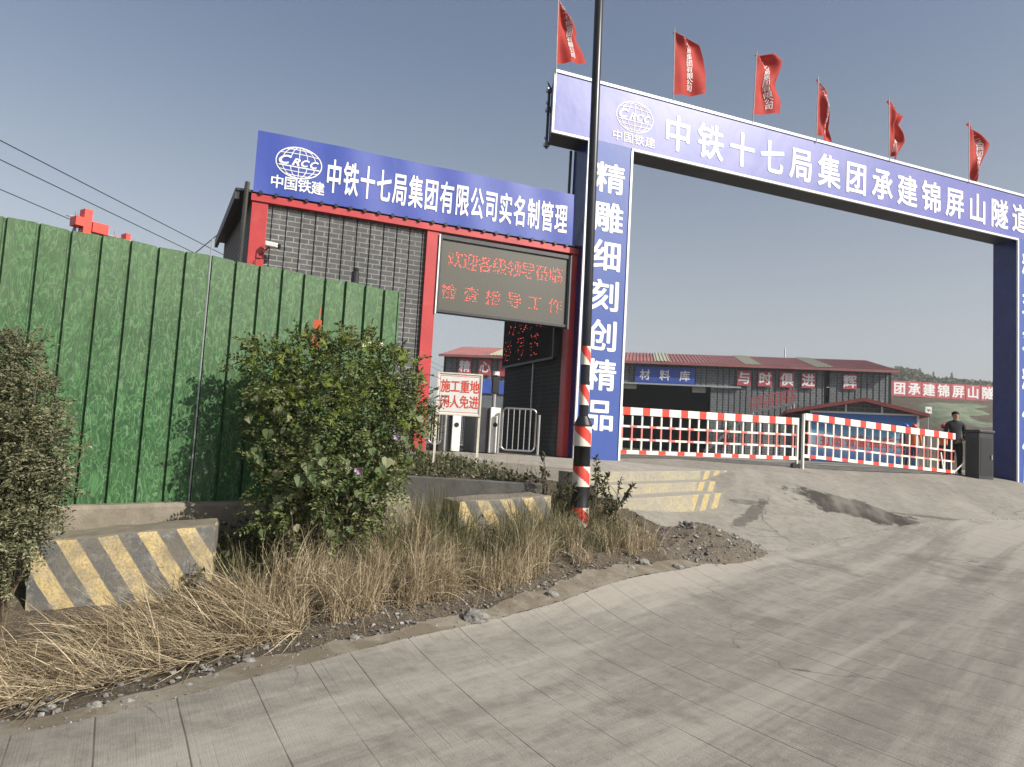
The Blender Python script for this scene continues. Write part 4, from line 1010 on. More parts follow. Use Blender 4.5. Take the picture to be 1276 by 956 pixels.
for px, py in ((785, 478), (872, 483)):
    x, z = wp(px, py); m = MB(); m.box(x-.5, x+.5, .6, .7, z-.35, z+.25) ; m.build('louvre', M['louvre'], wh)
def wall_sign(txt, x0, z0, x1, z1, mat, lab, grp, lh, bold=.03, frame=False):
    t = thing('wall_sign', lab, 'sign', (ea.x+math.cos(WA)*x0+math.sin(WA)*.12, ea.y+math.sin(WA)*x0-math.cos(WA)*.12, WB+z0), WA, grp)
    L_, h_ = x1-x0, z1-z0
    m = MB(); m.box(0, L_, -.05, .02, 0, h_); m.build('board', mat, t)
    if frame:
        m = MB()
        for (a, b, c, d) in ((.08, L_-.08, .08, .12), (.08, L_-.08, h_-.12, h_-.08)): m.box(a, b, -.07, -.051, c, d)
        m.build('border', M['signblue'], t)
    n = len(txt); m = MB(); glyphs(m, txt, [(L_*(i+.5)/n if n > 1 else L_/2, h_/2, lh, lh*.95) for i in range(n)], -.06, bold); m.build('lettering', M['letter'], t)
a0 = wp(791, 477); a1 = wp(866, 459); wall_sign('材料库', a0[0], a0[1], a1[0], a1[1]-.02, M['signblue'], 'blue wall sign with three white characters above the open warehouse bay', None, .75, .025, True)
for ch, px0, px1, py0, py1, lab in (('精', 571.5, 588, 447.5, 466.5, 'red square wall sign seen through the gatehouse passage, left one of the pair'), ('心', 596.5, 613, 448.5, 467.5, 'red square wall sign seen through the gatehouse passage, right one of the pair'),
        ('', 621.5, 638, 450, 469, 'red square wall sign cut off by the gatehouse passage wall'),
        ('与', 918, 935.5, 462.5, 480.5, 'first red square wall sign to the right of the open warehouse bay'), ('时', 944, 962, 463.5, 481.5, 'second red square wall sign to the right of the open warehouse bay'), ('俱', 971, 989, 464.5, 482.5, 'third red square wall sign to the right of the open warehouse bay'), ('进', 998, 1015, 465.5, 483.5, 'fourth red square wall sign, just left of the dark gap in the warehouse wall'), ('辉', 1049.5, 1067, 467, 485, 'red square wall sign on the warehouse end block right of the dark gap')):
    q0 = wp(px0, py1); q1 = wp(px1, py0); wall_sign(ch, q0[0], q0[1], q1[0], q1[1], M['signred'], lab, 'red square wall signs', .86, .035)
# stair in front of the warehouse
sx, sz = wp(930, 515); sx2, sz2 = wp(982, 512)
ms = thing('metal_stair', 'outdoor steel stair with red railings against the warehouse wall', 'stair', (ea.x+math.cos(WA)*sx+math.sin(WA)*1.4, ea.y+math.sin(WA)*sx-math.cos(WA)*1.4, WB), WA)
LS_ = sx2-sx; zA, zB = wp(932, 514)[1], wp(982, 503)[1]
m = MB()
for y in (0, -1): m.bar((-3.2, y, .1), (0, y, zA-.1), .05, .2); m.bar((0, y, zA-.1), (LS_, y, zB-.1), .05, .2)
m.build('stringer', M['clad'], ms)
m = MB()
for i in range(18): x = -3.1+(LS_+3.1)*i/17; z = zA*.0+np.interp(x, [-3.2, 0, LS_], [.1, zA-.1, zB-.1]); m.box(x, x+.25, -1, 0, z, z+.03)
m.build('tread', M['galv'], ms)
for y in (0, -1):
    m = MB()
    for i in range(12): x = LS_*i/11; z = np.interp(x, [0, LS_], [zA-.1, zB-.1]); m.tube([(x, y, z), (x, y, z+1.0)], .025, 5)
    for h in (.5, 1.0): m.tube([(-.1, y, zA-.1+h), (LS_, y, zB-.1+h)], .025, 5)
    m.build('railing', M['signred'], ms)
m = MB()
for x in (.1, LS_-.1):
    for y in (0, -1): m.tube([(x, y, -.1), (x, y, np.interp(x, [0, LS_], [zA, zB])-.1)], .04, 6)
m.build('post', M['galv'], ms)

# blue shed with a poster front
sa, sb_ = at(1009, 578, 36), at(1143, 584, 34.5)
SA = math.atan2(sb_.y-sa.y, sb_.x-sa.x); SL = math.hypot(sb_.x-sa.x, sb_.y-sa.y)
shd = thing('shed', 'low shed with a blue printed front and a red edged gable roof', 'shed', (sa.x, sa.y, 1.2), SA)
def sp(px, py):
    v = _F+(px-638)/FPX*_R-(py-478)/FPX*_U; d = np.array([math.cos(SA), math.sin(SA)]); n = np.array([-d[1], d[0]]); o = np.array([sa.x, sa.y])
    k = (o@n)/(v[:2]@n); P = v*k; return ((P[:2]-o)@d, P[2]+EYE-1.2)
def poster():
    b = NB('poster_print'); x = b.sep(); n = b.noise(1.1, 5, .6)
    z = b.math('ADD', b.math('DIVIDE', x[2], 3), b.math('MULTIPLY', b.math('SUBTRACT', n, .5), .12))
    c = b.ramp(z, [(.02, (.03, .10, .30)), (.18, (.10, .20, .40)), (.33, (.36, .44, .50)), (.48, (.20, .42, .58)), (.66, (.04, .19, .50)), (.95, (.018, .06, .27))])
    c = b.mix(b.ramp(b.noise(5, 6, .7, vec=b.map((1, 1, .5))), [(.55, 0), (.7, .6)]), c, b.ramp(z, [(.2, (.30, .32, .36)), (.5, (.1, .2, .45))]))
    b.color(c).rough(.4); return b.mat
M['poster'] = poster()
hl, hr = sp(1010, 509)[1], sp(1143, 521)[1]; hq = (hl+hr)/2
m = MB(); m.box(0, SL, .0, 6, -.3, hq); m.box(-.9, -.001, .9, 6, -.3, hq-.1); m.build('wall', M['clad'], shd)
m = MB(); m.box(.02, SL-.02, -.03, -.004, -.02, hq-.06); m.build('poster', M['poster'], shd)
m = MB(); m.box(-.05, SL+.05, -.07, -.031, hq-.055, hq+.03); m.box(SL-.06, SL+.05, -.075, -.033, -.1, hq-.06); m.box(-.05, .03, -.075, -.033, -.1, hq-.06); m.build('poster_frame', M['trim'], shd)
pk = sp(1075, 498); el = sp(979, 512.5); er = sp(1155, 517.5)
m = MB(); m.add([(-.0, .05, hq), (SL, .05, hq), (SL, .05, er[1]+.1), (pk[0], .05, pk[1]-.1), (0, .05, el[1]+.25)], [(0, 1, 2, 3, 4)]); m.build('gable', M['clad'], shd)
for px in (1054, 1099):
    x = sp(px, 508)[0]; m = MB(); m.box(x-.04, x+.04, -.05, -.0, hq+.03, hq+.62); m.build('gable_post', M['trim'], shd)
for p0, p1 in ((el, pk), (pk, er)):
    m = MB(); m.hexa([(p0[0], -.5, p0[1]-.12), (p1[0], -.5, p1[1]-.12), (p1[0], 6.3, p1[1]-.12), (p0[0], 6.3, p0[1]-.12), (p0[0], -.5, p0[1]+.06), (p1[0], -.5, p1[1]+.06), (p1[0], 6.3, p1[1]+.06), (p0[0], 6.3, p0[1]+.06)]); m.build('roof_slope', M['shedroof'], shd)
m = MB(); glyphs(m, '打造智慧品质工程', [(.75+i*.56, 1.10, .52, .46) for i in range(8)], -.034, .02); m.build('lettering', M['redletter'], shd)
# blue container seen through the passage
p = at(598, 520, 40); bc = thing('container', 'small blue roofed site container seen through the gatehouse passage', 'container', (p.x, p.y, 1.2), .05)
m = MB(); m.box(0, 1.25, 0, 3, 0, 2.75); m.build('container_body', M['grave'], bc); m = MB(); m.hexa([(-.1, -.1, 2.751), (1.35, -.1, 2.751), (1.35, 3.1, 2.751), (-.1, 3.1, 2.751), (-.1, -.1, 3.6), (1.35, -.1, 3.45), (1.35, 3.1, 3.45), (-.1, 3.1, 3.6)]); m.build('roof', M['signblue'], bc)
# parked pale vehicle-like stack is only a sliver in the photo; the striped kerb in the yard
ka, kb = at(1086, 583.5, 26), at(1172, 590.5, 25)
kk = thing('yard_kerb', 'low yellow and white dashed kerb across the yard behind the barrier', 'kerb', (ka.x, ka.y, 1.19), math.atan2(kb.y-ka.y, kb.x-ka.x)); KL = (kb-ka).length
M['kerb_y'] = paint('kerb_paint', (.62, .55, .30), .7, var=.1, dirt=(.3, .28, .2)); m = MB()
for i in range(14): m.box(KL*i/14, KL*(i+1)/14-.001, 0, .18, -.1, .13+.0005*(i % 2), i % 2)
m.build('kerb_stones', [M['kerb_y'], M['kerbwall']], kk)

# hillside with netting, billboard, far hill and trees
def hill_m(name, a, b_, c):
    b = NB(name); n = b.noise(.30, 9, .78); n2 = b.noise(.9, 8, .7, vec=b.map((1, 1, 2)))
    col = b.ramp(n, [(.32, a), (.50, b_), (.68, c)]); col = b.mix(b.ramp(n2, [(.42, .6), (.6, 0)]), col, tuple(x*.55 for x in a))
    b.color(col).rough(.9); b.bump(n2, .6, .3); return b.mat
M['net'] = hill_m('netted_slope', (.115, .15, .085), (.165, .205, .135), (.20, .17, .095))
hx = np.linspace(30, 150, 90); hy = np.linspace(40, 150, 70); X2, Y2 = np.meshgrid(hx, hy, indexing='ij')
k1 = np.clip((Y2-44)/48, 0, 1); k2 = np.clip((X2-30-(Y2-44)*.12)/14, 0, 1); kk_ = (k1*k1*(3-2*k1))*(k2*k2*(3-2*k2))
Zh = .9+kk_*8.3+np.array([mnoise.fractal((x*.12, y*.12, 0), 1, 2, 5) for x, y in zip(X2.ravel(), Y2.ravel())]).reshape(X2.shape)*.75*np.clip(kk_*3, 0, 1)
ai = np.arange(X2.size).reshape(X2.shape)
struct(np_mesh('hillside', np.stack([X2, Y2, Zh], -1).reshape(-1, 3), np.stack([ai[:-1, :-1], ai[1:, :-1], ai[1:, 1:], ai[:-1, 1:]], -1).reshape(-1, 4), M['net'], smooth=True))
b0 = at(1111, 493, 90); bb = thing('billboard', 'row of red billboard panels with large white characters on the netted hillside', 'billboard', (b0.x, b0.y, 7.0), 0)
bh = b0.z-7.0
pw = 1.90
for i, ch in enumerate('集团承建锦屏山隧'):
    x = (i-1)*pw+.06; zo_ = -.0012*i
    m = MB(); m.box(x, x+pw-.07, -.06, .04, bh, bh+1.95); pnl = m.build('panel', M['signred'], bb)
    m = MB(); glyphs(m, ch, [(x+pw/2-.03, bh+.97, 1.45, 1.40)], -.075, .035); m.build('lettering', M['letter'], pnl)
    m = MB(); m.tube([(x+.1, .1, -.5), (x+.1, .1, bh+1.9)], .045, 6); m.build('post', M['galv'], bb)
nb_ = at(1153, 514, 40); nbd = thing('notice_board', 'small white square notice on a post beside the shed roof', 'notice board', (nb_.x, nb_.y, 1.1), 0)
m = MB(); m.box(0, .36, -.02, .02, nb_.z-1.1-.05, nb_.z-1.1+.33); m.build('board', M['white'], nbd); m = MB(); m.tube([(.18, .05, 0), (.18, .05, nb_.z-1.1+.1)], .03, 6); m.build('post', M['galv'], nbd)
m = MB(); ribbon(m, [(.08, nb_.z-1.1+.22), (.16, nb_.z-1.1+.05), (.2, nb_.z-1.1+.2), (.3, nb_.z-1.1+.08)], .04, -.024); m.build('mark', M['cable'], nbd)
M['farhill'] = hill_m('far_hill', (.10, .115, .08), (.14, .145, .11), (.19, .175, .13))
hx = np.linspace(60, 420, 80); hy = np.linspace(170, 420, 30); X3, Y3 = np.meshgrid(hx, hy, indexing='ij')
prof_px = [(1060, 466), (1104, 460), (1120, 457.5), (1142, 461), (1150, 466), (1168, 471.5), (1186, 471), (1208, 474), (1240, 477), (1290, 480)]
def ridge(px): return np.interp(px, [p[0] for p in prof_px], [p[1] for p in prof_px])
PXC = 638+FPX*(X3/np.maximum(Y3, 1))
hz_top = ((478+FPX*math.tan(PITCH)+(PXC-638)*math.tan(ROLL))-ridge(PXC))/FPX*260+1.5
kf = np.clip(1-np.abs(Y3-260)/90, 0, 1); kf = kf*kf*(3-2*kf)
Zf = .5+hz_top*kf*np.clip((X3-90)/40, 0, 1)*.96+np.array([mnoise.fractal((x*.05, y*.05, 0), 1, 2, 4) for x, y in zip(X3.ravel(), Y3.ravel())]).reshape(X3.shape)*.9*kf
ai = np.arange(X3.size).reshape(X3.shape)
struct(np_mesh('far_hill', np.stack([X3, Y3, Zf], -1).reshape(-1, 3), np.stack([ai[:-1, :-1], ai[1:, :-1], ai[1:, 1:], ai[:-1, 1:]], -1).reshape(-1, 4), M['farhill'], smooth=True))

# overhead wires on the left
for k, (py, lat, lab) in enumerate(((175, 0, 'topmost thin overhead wire running over the green fence'), (199, 0, 'middle thin overhead wire running over the green fence'), (236, 0, 'lowest thin overhead wire passing beside the red roof letters'))):
    zt = 7.5; d0 = zt*FPX/(509.6-py); p0 = at(0, py, d0); m = MB(); dirv = Vector((.114, 1, 0)).normalized()
    pts = [p0+dirv*s_ + Vector((0, 0, -.9+.9*((s_-45)/70)**2*1.0 if False else 0)) for s_ in np.linspace(-14, 150, 40)]
    o = m.tube(pts, .018, 5); ob = m.build('overhead_wire', M['cable']); tag(ob, lab, 'wire', 'overhead wires')
p1 = at(278, 287, 14.9); p2 = at(222, 333, 13.5); m = MB(); m.tube([p1, p2], .012, 5); tag(m.build('stay_wire', M['cable']), 'short slanting stay wire at the left corner of the gatehouse roof', 'wire')
# red roof letters beyond the fence
def letter3d(lab, px, py, d, rz, parts, s):
    p = at(px, py, d); t = thing('roof_letter', lab, 'sign letter', (p.x, p.y, p.z-1.6), rz, 'red roof letters')
    m = MB()
    for (x0, x1, z0, z1, yy) in parts: m.box(x0*s, x1*s, -.14+yy, .14-yy, 1.6+z0*s, 1.6+z1*s)
    m.build('letter_body', M['redrail'], t)
    m = MB()
    for x in (-.25*s, .28*s): m.tube([(x, .25, -2.5), (x, .25, 1.9)], .03, 6); m.tube([(x, .2, 1.6), (x-.1, .9, .4)], .03, 6)
    m.tube([(-.6*s, .25, 1.75), (.6*s, .25, 1.75)], .025, 6)
    m.build('letter_frame', M['galv'], t)
letter3d('red block letter shaped like a plus sign, rising above the fence', 108, 279, 17, .95, [(-.20, .10, -.8, .56, 0), (-.52, -.201, -.20, .16, -.03), (.16, .78, -.30, .12, .02)], .60)
letter3d('lower red block letter with three prongs just showing over the fence', 156, 303, 18, .95, [(-.09, .09, -.3, .38, 0), (-.5, -.3, -.3, .12, 0), (.3, .5, -.3, .14, 0), (-.5, .5, -.5, -.301, .004)], .62)

# ------------------------------------------------------------------ people
def person(lab, loc, rz, H, top, pants, hat=None, arms='down'):
    t = thing('person', lab, 'person', loc, rz)
    V, E, R_ = [], [], []
    def v(x, y, z, r, link=None):
        V.append((x*H, y*H, z*H)); R_.append((r[0]*H, r[1]*H) if hasattr(r, '__len__') else (r*H, r*H))
        if link is not None: E.append((link, len(V)-1))
        return len(V)-1
    pel = v(0, 0, .53, (.080, .062)); be = v(0, .004, .60, (.076, .06), pel); ch = v(0, .006, .70, (.088, .064), be); uc = v(0, .004, .785, (.082, .055), ch)
    nk = v(0, -.002, .845, (.032, .034), uc); jw = v(0, -.012, .885, (.038, .046), nk); hd = v(0, -.008, .93, (.044, .054), jw); v(0, -.002, .968, (.034, .042), hd)
    hands = []
    for s_ in (-1, 1):
        sh_ = v(s_*.075, .004, .803, .036, uc); el_ = v(s_*.132, .012, .635, .028, v(s_*.108, .006, .782, .036, sh_))
        if arms == 'down': wr = v(s_*.150, -.03, .500, .020, el_); hn = v(s_*.150, -.04, .465, (.016, .024), wr); hands.append((Vector((s_*.150, -.042, .455)), Vector((0, -.25, -1)).normalized(), s_))
        else: wr = v(s_*.075, -.115, .560, .021, el_); hn = v(s_*.045, -.125, .545, (.016, .024), wr); hands.append((Vector((s_*.040, -.127, .542)), Vector((-s_*.9, -.1, -.35)).normalized(), s_))
        hp = v(s_*.048, 0, .50, .062, pel); kn = v(s_*.058, -.010, .275, .043, hp); an = v(s_*.063, .012, .060, .029, kn); v(s_*.070, -.075, .024, (.028, .022), v(s_*.064, -.01, .030, (.03, .028), an))
    me = bpy.data.meshes.new('skeleton'); me.from_pydata(V, E, []); tmp = bpy.data.objects.new('skeleton', me); COL.objects.link(tmp)
    sk = tmp.modifiers.new('skin', 'SKIN'); sk.use_smooth_shade = True
    for i, r in enumerate(R_): me.skin_vertices[0].data[i].radius = r
    for i in range(len(V)): me.skin_vertices[0].data[i].use_root = (i == 0)
    ss = tmp.modifiers.new('sub', 'SUBSURF'); ss.levels = 2; ss.render_levels = 2
    dg = bpy.context.evaluated_depsgraph_get(); dg.update(); ev = tmp.evaluated_get(dg); mm = ev.to_mesh()
    mb = MB(); mats = [M['skin'], top, pants, M['black'], M['hair']]
    vs = [p.co[:] for p in mm.vertices]; fs = [tuple(p.vertices) for p in mm.polygons]
    mb.v = list(vs); 
    for f in fs:
        c = sum((Vector(vs[i]) for i in f), Vector())/len(f)/H
        near_hand = any((c-h[0]).length < .048 for h in hands)
        mi = 0 if (c.z > .848 or near_hand) else (3 if c.z < .048 else (1 if c.z > .545 or abs(c.x) > .105 else 2))
        mb.f.append(f); mb.m.append(mi)
    ev.to_mesh_clear(); bpy.data.objects.remove(tmp)
    for (p, d, s_) in hands:      # four fingers and a thumb
        side = d.cross(Vector((1, 0, 0)) if abs(d.x) < .5 else Vector((0, 1, 0))).normalized()
        for k, (o_, ln) in enumerate(((-.018, .040), (-.006, .046), (.006, .044), (.018, .034))):
            a = p+d*.012+side*o_; mb.tube([a*H, (a+d*ln*.5)*H, (a+d*ln*.85+Vector((-s_*.012, 0, 0)))*H], [.0062*H, .0058*H, .0045*H], 6)
        a = p-side*.022; mb.tube([a*H, (a+d*.02-side*.014)*H, (a+d*.036-side*.012)*H], [.0075*H, .0065*H, .005*H], 6)
    mb.ball((0, -.060*H, .908*H), (.008*H, .013*H, .014*H), 8, 5)
    for s_ in (-1, 1): mb.ball((s_*.017*H, -.055*H, .925*H), (.006*H, .004*H, .0035*H), 6, 4, 4); mb.ball((s_*.045*H, 0, .915*H), (.006*H, .012*H, .018*H), 6, 4)
    mb.ball((0, -.052*H, .888*H), (.013*H, .006*H, .003*H), 6, 4, 4)
    mb.build('body', mats, t, smooth=True)
    m = MB(); vs_ = MB(); vs_.ball((0, .004*H, .940*H), (.050*H, .060*H, .048*H), 16, 10)
    keep = [f for f in vs_.f if all((vs_.v[i][2] > .937*H if vs_.v[i][1] < -.02*H else vs_.v[i][2] > .905*H) for i in f)]
    m.v = vs_.v; m.f = keep; m.m = [0]*len(keep)
    m.build('hair', M['hair'], t, smooth=True)
    if hat:
        m = MB(); q = MB(); q.ball((0, .0, .955*H), (.062*H, .075*H, .060*H), 18, 10); m.v = q.v; m.f = [f for f in q.f if all(q.v[i][2] > .945*H for i in f)]; m.m = [0]*len(m.f)
        m.tube([(0, 0, .947*H), (0, 0, .953*H)], .074*H, 20); m.build('helmet', hat, t, smooth=True)
    return t
g_ = at(1190, 594, 18.0); person('guard in black uniform standing behind the barrier beside the motor cabinet', (g_.x, g_.y, g_.z), -.25, 1.70, M['cloth_black'], M['cloth_black'], None, 'front')
g_ = at(1127.5, 584, 27.2); person('worker in dark clothes and blue helmet behind the barrier', (g_.x, g_.y, g_.z), .5, 1.72, M['cloth_navy'], M['cloth_navy'], M['helmet_blue'])
g_ = at(1138.5, 584, 26.4); person('worker in orange vest, dark trousers and red helmet next to the blue helmeted worker', (g_.x, g_.y, g_.z), 2.7, 1.66, M['vest'], M['cloth_navy'], M['helmet_red'])
g_ = at(1176, 587, 24.5); person('worker in orange vest and red helmet half hidden behind the guard in black', (g_.x, g_.y, g_.z), 1.9, 1.64, M['vest'], M['cloth_black'], M['helmet_red'])

# ------------------------------------------------------------------ vegetation
def unit(a): return a/np.maximum(np.linalg.norm(a, axis=-1, keepdims=True), 1e-9)
SH_LEAF = (np.array([(0, 0, 0), (-.5, .45, .12), (0, 1, -.06), (.5, .45, .12)]), [(0, 3, 2), (0, 2, 1)])
SH_HEART = (np.array([(0, 0, 0), (.22, -.14, .03), (.50, .08, .10), (.46, .42, .10), (.22, .78, .02), (0, 1.02, -.12), (-.22, .78, .02), (-.46, .42, .10), (-.50, .08, .10), (-.22, -.14, .03)]), [(0, i, i+1) for i in range(1, 9)])
_pal = [(0, 0, 0)]
for k, (a, r) in enumerate(((-130, .45), (-105, .28), (-75, .75), (-52, .34), (-28, .95), (-14, .42), (0, 1.1), (14, .42), (28, .95), (52, .34), (75, .75), (105, .28), (130, .45))):
    _pal.append((r*.62*math.sin(math.radians(a)), .15+r*.8*math.cos(math.radians(a)), .10*abs(math.sin(math.radians(a)))-.05*r))
SH_PALM = (np.array(_pal), [(0, i+1, i) for i in range(1, 13)])
def leaves(name, shape, P, A, Nn, size, width, mat, parent=None):
    sv, sf = shape; A = unit(A); Xx = unit(np.cross(A, Nn)); Nn = np.cross(Xx, A)
    V = P[:, None]+(Xx[:, None]*(sv[None, :, 0:1]*width[:, None, None])+A[:, None]*(sv[None, :, 1:2]*size[:, None, None])+Nn[:, None]*(sv[None, :, 2:3]*size[:, None, None]))
    n = len(sv); Fq = (np.arange(len(P))[:, None, None]*n+np.array(sf)[None]).reshape(-1, 3)
    return np_mesh(name, V.reshape(-1, 3), Fq, mat, parent)
def rdir(n, zb=0):
    v = RNG.normal(size=(n, 3)); v[:, 2] += zb; return unit(v)
def in_clusters(cl, n, shell=.55):
    r3 = np.array([c[3]**2 for c in cl]); k = RNG.choice(len(cl), n, p=r3/r3.sum()); C_ = np.array([c[:3] for c in cl])[k]; R_ = np.array([c[3] for c in cl])[k]
    d = rdir(n); rad = (shell+(1-shell)*RNG.random(n)**.6)
    return C_+d*(R_*rad)[:, None], d
def fronds(name, P, D, nl, ln, leaf, mat, parent, droop=.3):
    """pinnate sprays: leaflets in pairs along a short curved stalk"""
    n = len(P); t = (np.arange(nl)//2+1)/(nl/2); sgn = np.where(np.arange(nl) % 2, 1, -1)
    L_ = ln*(.6+.8*RNG.random(n)); up = np.array([0, 0, 1.])
    Xx = unit(np.cross(D, up[None]+RNG.normal(size=(n, 3))*.3)); 
    pos = P[:, None]+D[:, None]*(L_[:, None]*t)[:, :, None]+up*(-(droop*L_[:, None]*t**2))[:, :, None]
    dirs = D[:, None]*.45+Xx[:, None]*sgn[None, :, None]*.9+RNG.normal(size=(n, nl, 3))*.15
    nrm = unit(np.cross(Xx, D))[:, None]+RNG.normal(size=(n, nl, 3))*.35
    nrm = np.where((nrm[:, :, 2:3] < 0), -nrm, nrm)
    s_ = leaf*(.6+.7*RNG.random((n, nl)))*(1-.35*np.abs(t-.5))[None]
    return leaves(name, SH_LEAF, pos.reshape(-1, 3), dirs.reshape(-1, 3), nrm.reshape(-1, 3), s_.ravel(), s_.ravel()*.55, mat, parent)
def twigs(name, base, tips, r, mat, parent, sag=.1):
    m = MB()
    for a, b in zip(base, tips):
        a = Vector(a); b = Vector(b); mid = (a+b)/2+Vector(RNG.normal(size=3)*.05)+Vector((0, 0, sag*(b-a).length))
        pts = [a*(1-u)**2+mid*2*u*(1-u)+b*u*u for u in (0, .25, .5, .75, 1)]
        m.tube(pts, [r, r*.85, r*.7, r*.5, r*.25], 5)
    return m.build(name, mat, parent)

# big bush with vines in front of the fence
def cl(px, py, d, r): p = at(px, py, d); return (p.x, p.y, p.z, r)
BC = [cl(340, 462, 6.2, .26), cl(385, 452, 6.3, .27), cl(440, 455, 6.3, .28), cl(492, 468, 6.3, .25), cl(512, 500, 6.25, .19), cl(345, 520, 6.1, .29), cl(400, 515, 6.05, .34), cl(460, 515, 6.1, .34), cl(498, 535, 6.15, .24), cl(345, 580, 6.0, .22), cl(395, 580, 5.95, .29), cl(455, 585, 6.0, .27), cl(488, 590, 6.1, .18), cl(368, 632, 5.9, .19), cl(420, 635, 5.9, .20), cl(462, 630, 5.95, .17), cl(335, 645, 5.9, .14)]
cb = at(415, 680, 6.05); root = thing('bush', 'large dusty green bush tangled with heart leaved vine before the end of the green fence', 'bush', (cb.x, cb.y, gz1(cb.x, cb.y)))
off = np.array(root.location)
BCl = [(c[0]-off[0], c[1]-off[1], c[2]-off[2], c[3]) for c in BC]
P, D = in_clusters(BCl, 1150, .45); D = unit(D+rdir(1150)*.6+np.array([0, 0, .15]))
fronds('foliage', P, D, 14, .18, .046, M['leaf_bush'], root)
P, D = in_clusters(BCl, 5200, .1); leaves('inner_foliage', SH_LEAF, P, unit(D+rdir(5200)), rdir(5200, .8), .035+.03*RNG.random(5200), .02+.016*RNG.random(5200), M['leaf_bush'], root)
tips = [Vector(c[:3])+Vector(RNG.normal(size=3)*.12) for c in BCl for _ in range(3)]
twigs('stem', [Vector((RNG.normal()*.10, RNG.normal()*.06, .0)) for _ in tips], tips, .011, M['bark'], root, .05)
spr = [i for i in range(len(BCl)) if i < 6 or i in (8, 9)]
ps = []
for i in spr:
    for _ in range(3):
        d = unit(RNG.normal(size=3)+np.array([0, -.3, 1.1])); c = np.array(BCl[i][:3]); ps.append((c+d*BCl[i][3]*.8, c+d*(BCl[i][3]+.06+.14*RNG.random())))
twigs('sprig', [a for a, b in ps], [b for a, b in ps], .004, M['bark'], root, .02)
Pq = np.concatenate([a+(b-a)*t for a, b in ps for t in (np.linspace(.3, 1, 7)[:, None],)]); leaves('sprig_leaf', SH_LEAF, Pq, rdir(len(Pq), .5), rdir(len(Pq), 1), np.full(len(Pq), .045), np.full(len(Pq), .024), M['leaf_bush'], root)['kind'] = 'stuff'
top = [BCl[i] for i in (0, 1, 2, 3, 5, 6, 7, 8)]
P, D = in_clusters(top, 700, .95); k = (D[:, 2] > -.1) & (D[:, 1] < .5); P, D = P[k], D[k]
Nn = unit(D+np.array([.3, -.5, .5])+rdir(len(P))*.5); A = unit(np.cross(Nn, rdir(len(P)))+np.array([0, 0, -.5]))
s_ = .05+.07*RNG.random(len(P)); leaves('fresh_vine_leaf', SH_PALM, P, A, Nn, s_, s_, M['leaf_fresh'], root)['kind'] = 'stuff'
low = [BCl[i] for i in (5, 9, 10, 11, 13, 14, 16, 8)]
P, D = in_clusters(low, 300, .98); k = (D[:, 1] < .25); P, D = P[k]+np.array([0, -.03, 0]), D[k]
Nn = unit(D+np.array([.25, -.9, .35])+rdir(len(P))*.55); A = unit(np.array([0, 0, -1.])+rdir(len(P))*.55)
s_ = .035+.065*RNG.random(len(P))**1.8; leaves('vine_leaf', SH_HEART, P, A, Nn, s_, s_*1.05, M['leaf_vine'], root)['kind'] = 'stuff'
for px, py in ((374, 479), (494, 545), (445, 586), (448, 589)):
    c = at(px, py, 5.72)-Vector(off); m = MB()
    for q in range(5): a = 2*math.pi*q/5; m.add([c, c+Vector((.02*math.cos(a-.5), -.012, .02*math.sin(a-.5))), c+Vector((.024*math.cos(a), -.014, .024*math.sin(a))), c+Vector((.02*math.cos(a+.5), -.012, .02*math.sin(a+.5)))], [(0, 1, 2, 3)])
    m.build('flower', M['flower'], root)

# grey green shrub at the left edge
SC = [cl(0, 450, 4.7, .17), cl(28, 450, 4.7, .13), cl(-20, 500, 4.6, .25), cl(30, 505, 4.6, .20), cl(45, 555, 4.55, .20), cl(0, 560, 4.5, .26), cl(40, 605, 4.5, .20), cl(5, 620, 4.45, .24), cl(-40, 580, 4.5, .3), cl(20, 660, 4.4, .17), cl(-20, 690, 4.4, .2), cl(-60, 650, 4.4, .3), cl(-70, 500, 4.6, .3)]
cb2 = at(-10, 750, 4.55); root2 = thing('shrub', 'dense grey green small leaved shrub cut by the left edge of the photo', 'shrub', (cb2.x, cb2.y, gz1(cb2.x, cb2.y)))
off2 = np.array(root2.location); SCl = [(c[0]-off2[0], c[1]-off2[1], c[2]-off2[2], c[3]) for c in SC]
P, D = in_clusters(SCl, 2600, .55); D = unit(D+rdir(2600)*.6); fronds('foliage', P, D, 12, .12, .033, M['leaf_shrub'], root2, .2)
P, D = in_clusters(SCl, 14000, .3); leaves('inner_foliage', SH_LEAF, P, unit(D+rdir(14000)), rdir(14000, .8), .020+.016*RNG.random(14000), .014+.010*RNG.random(14000), M['leaf_shrub'], root2)
tips = [Vector(c[:3])+Vector(RNG.normal(size=3)*.1) for c in SCl for _ in range(3)]
twigs('stem', [Vector((RNG.normal()*.05, RNG.normal()*.04, 0)) for _ in tips], tips, .012, M['bark'], root2, .05)
ps = []
for px, py in ((60, 446), (72, 470), (85, 545), (88, 600), (40, 418), (8, 412)):
    c = np.array(at(px-22, py+10, 4.6))-off2; e = np.array(at(px, py, 4.6))-off2; ps.append((c, e))
twigs('sprig', [a for a, b in ps], [b for a, b in ps], .0035, M['bark'], root2, .03)
Pq = np.concatenate([a+(b-a)*np.linspace(.1, 1, 14)[:, None] for a, b in ps]); leaves('sprig_leaf', SH_LEAF, Pq, rdir(len(Pq), .5), rdir(len(Pq), 1), np.full(len(Pq), .026), np.full(len(Pq), .015), M['leaf_shrub'], root2)['kind'] = 'stuff'

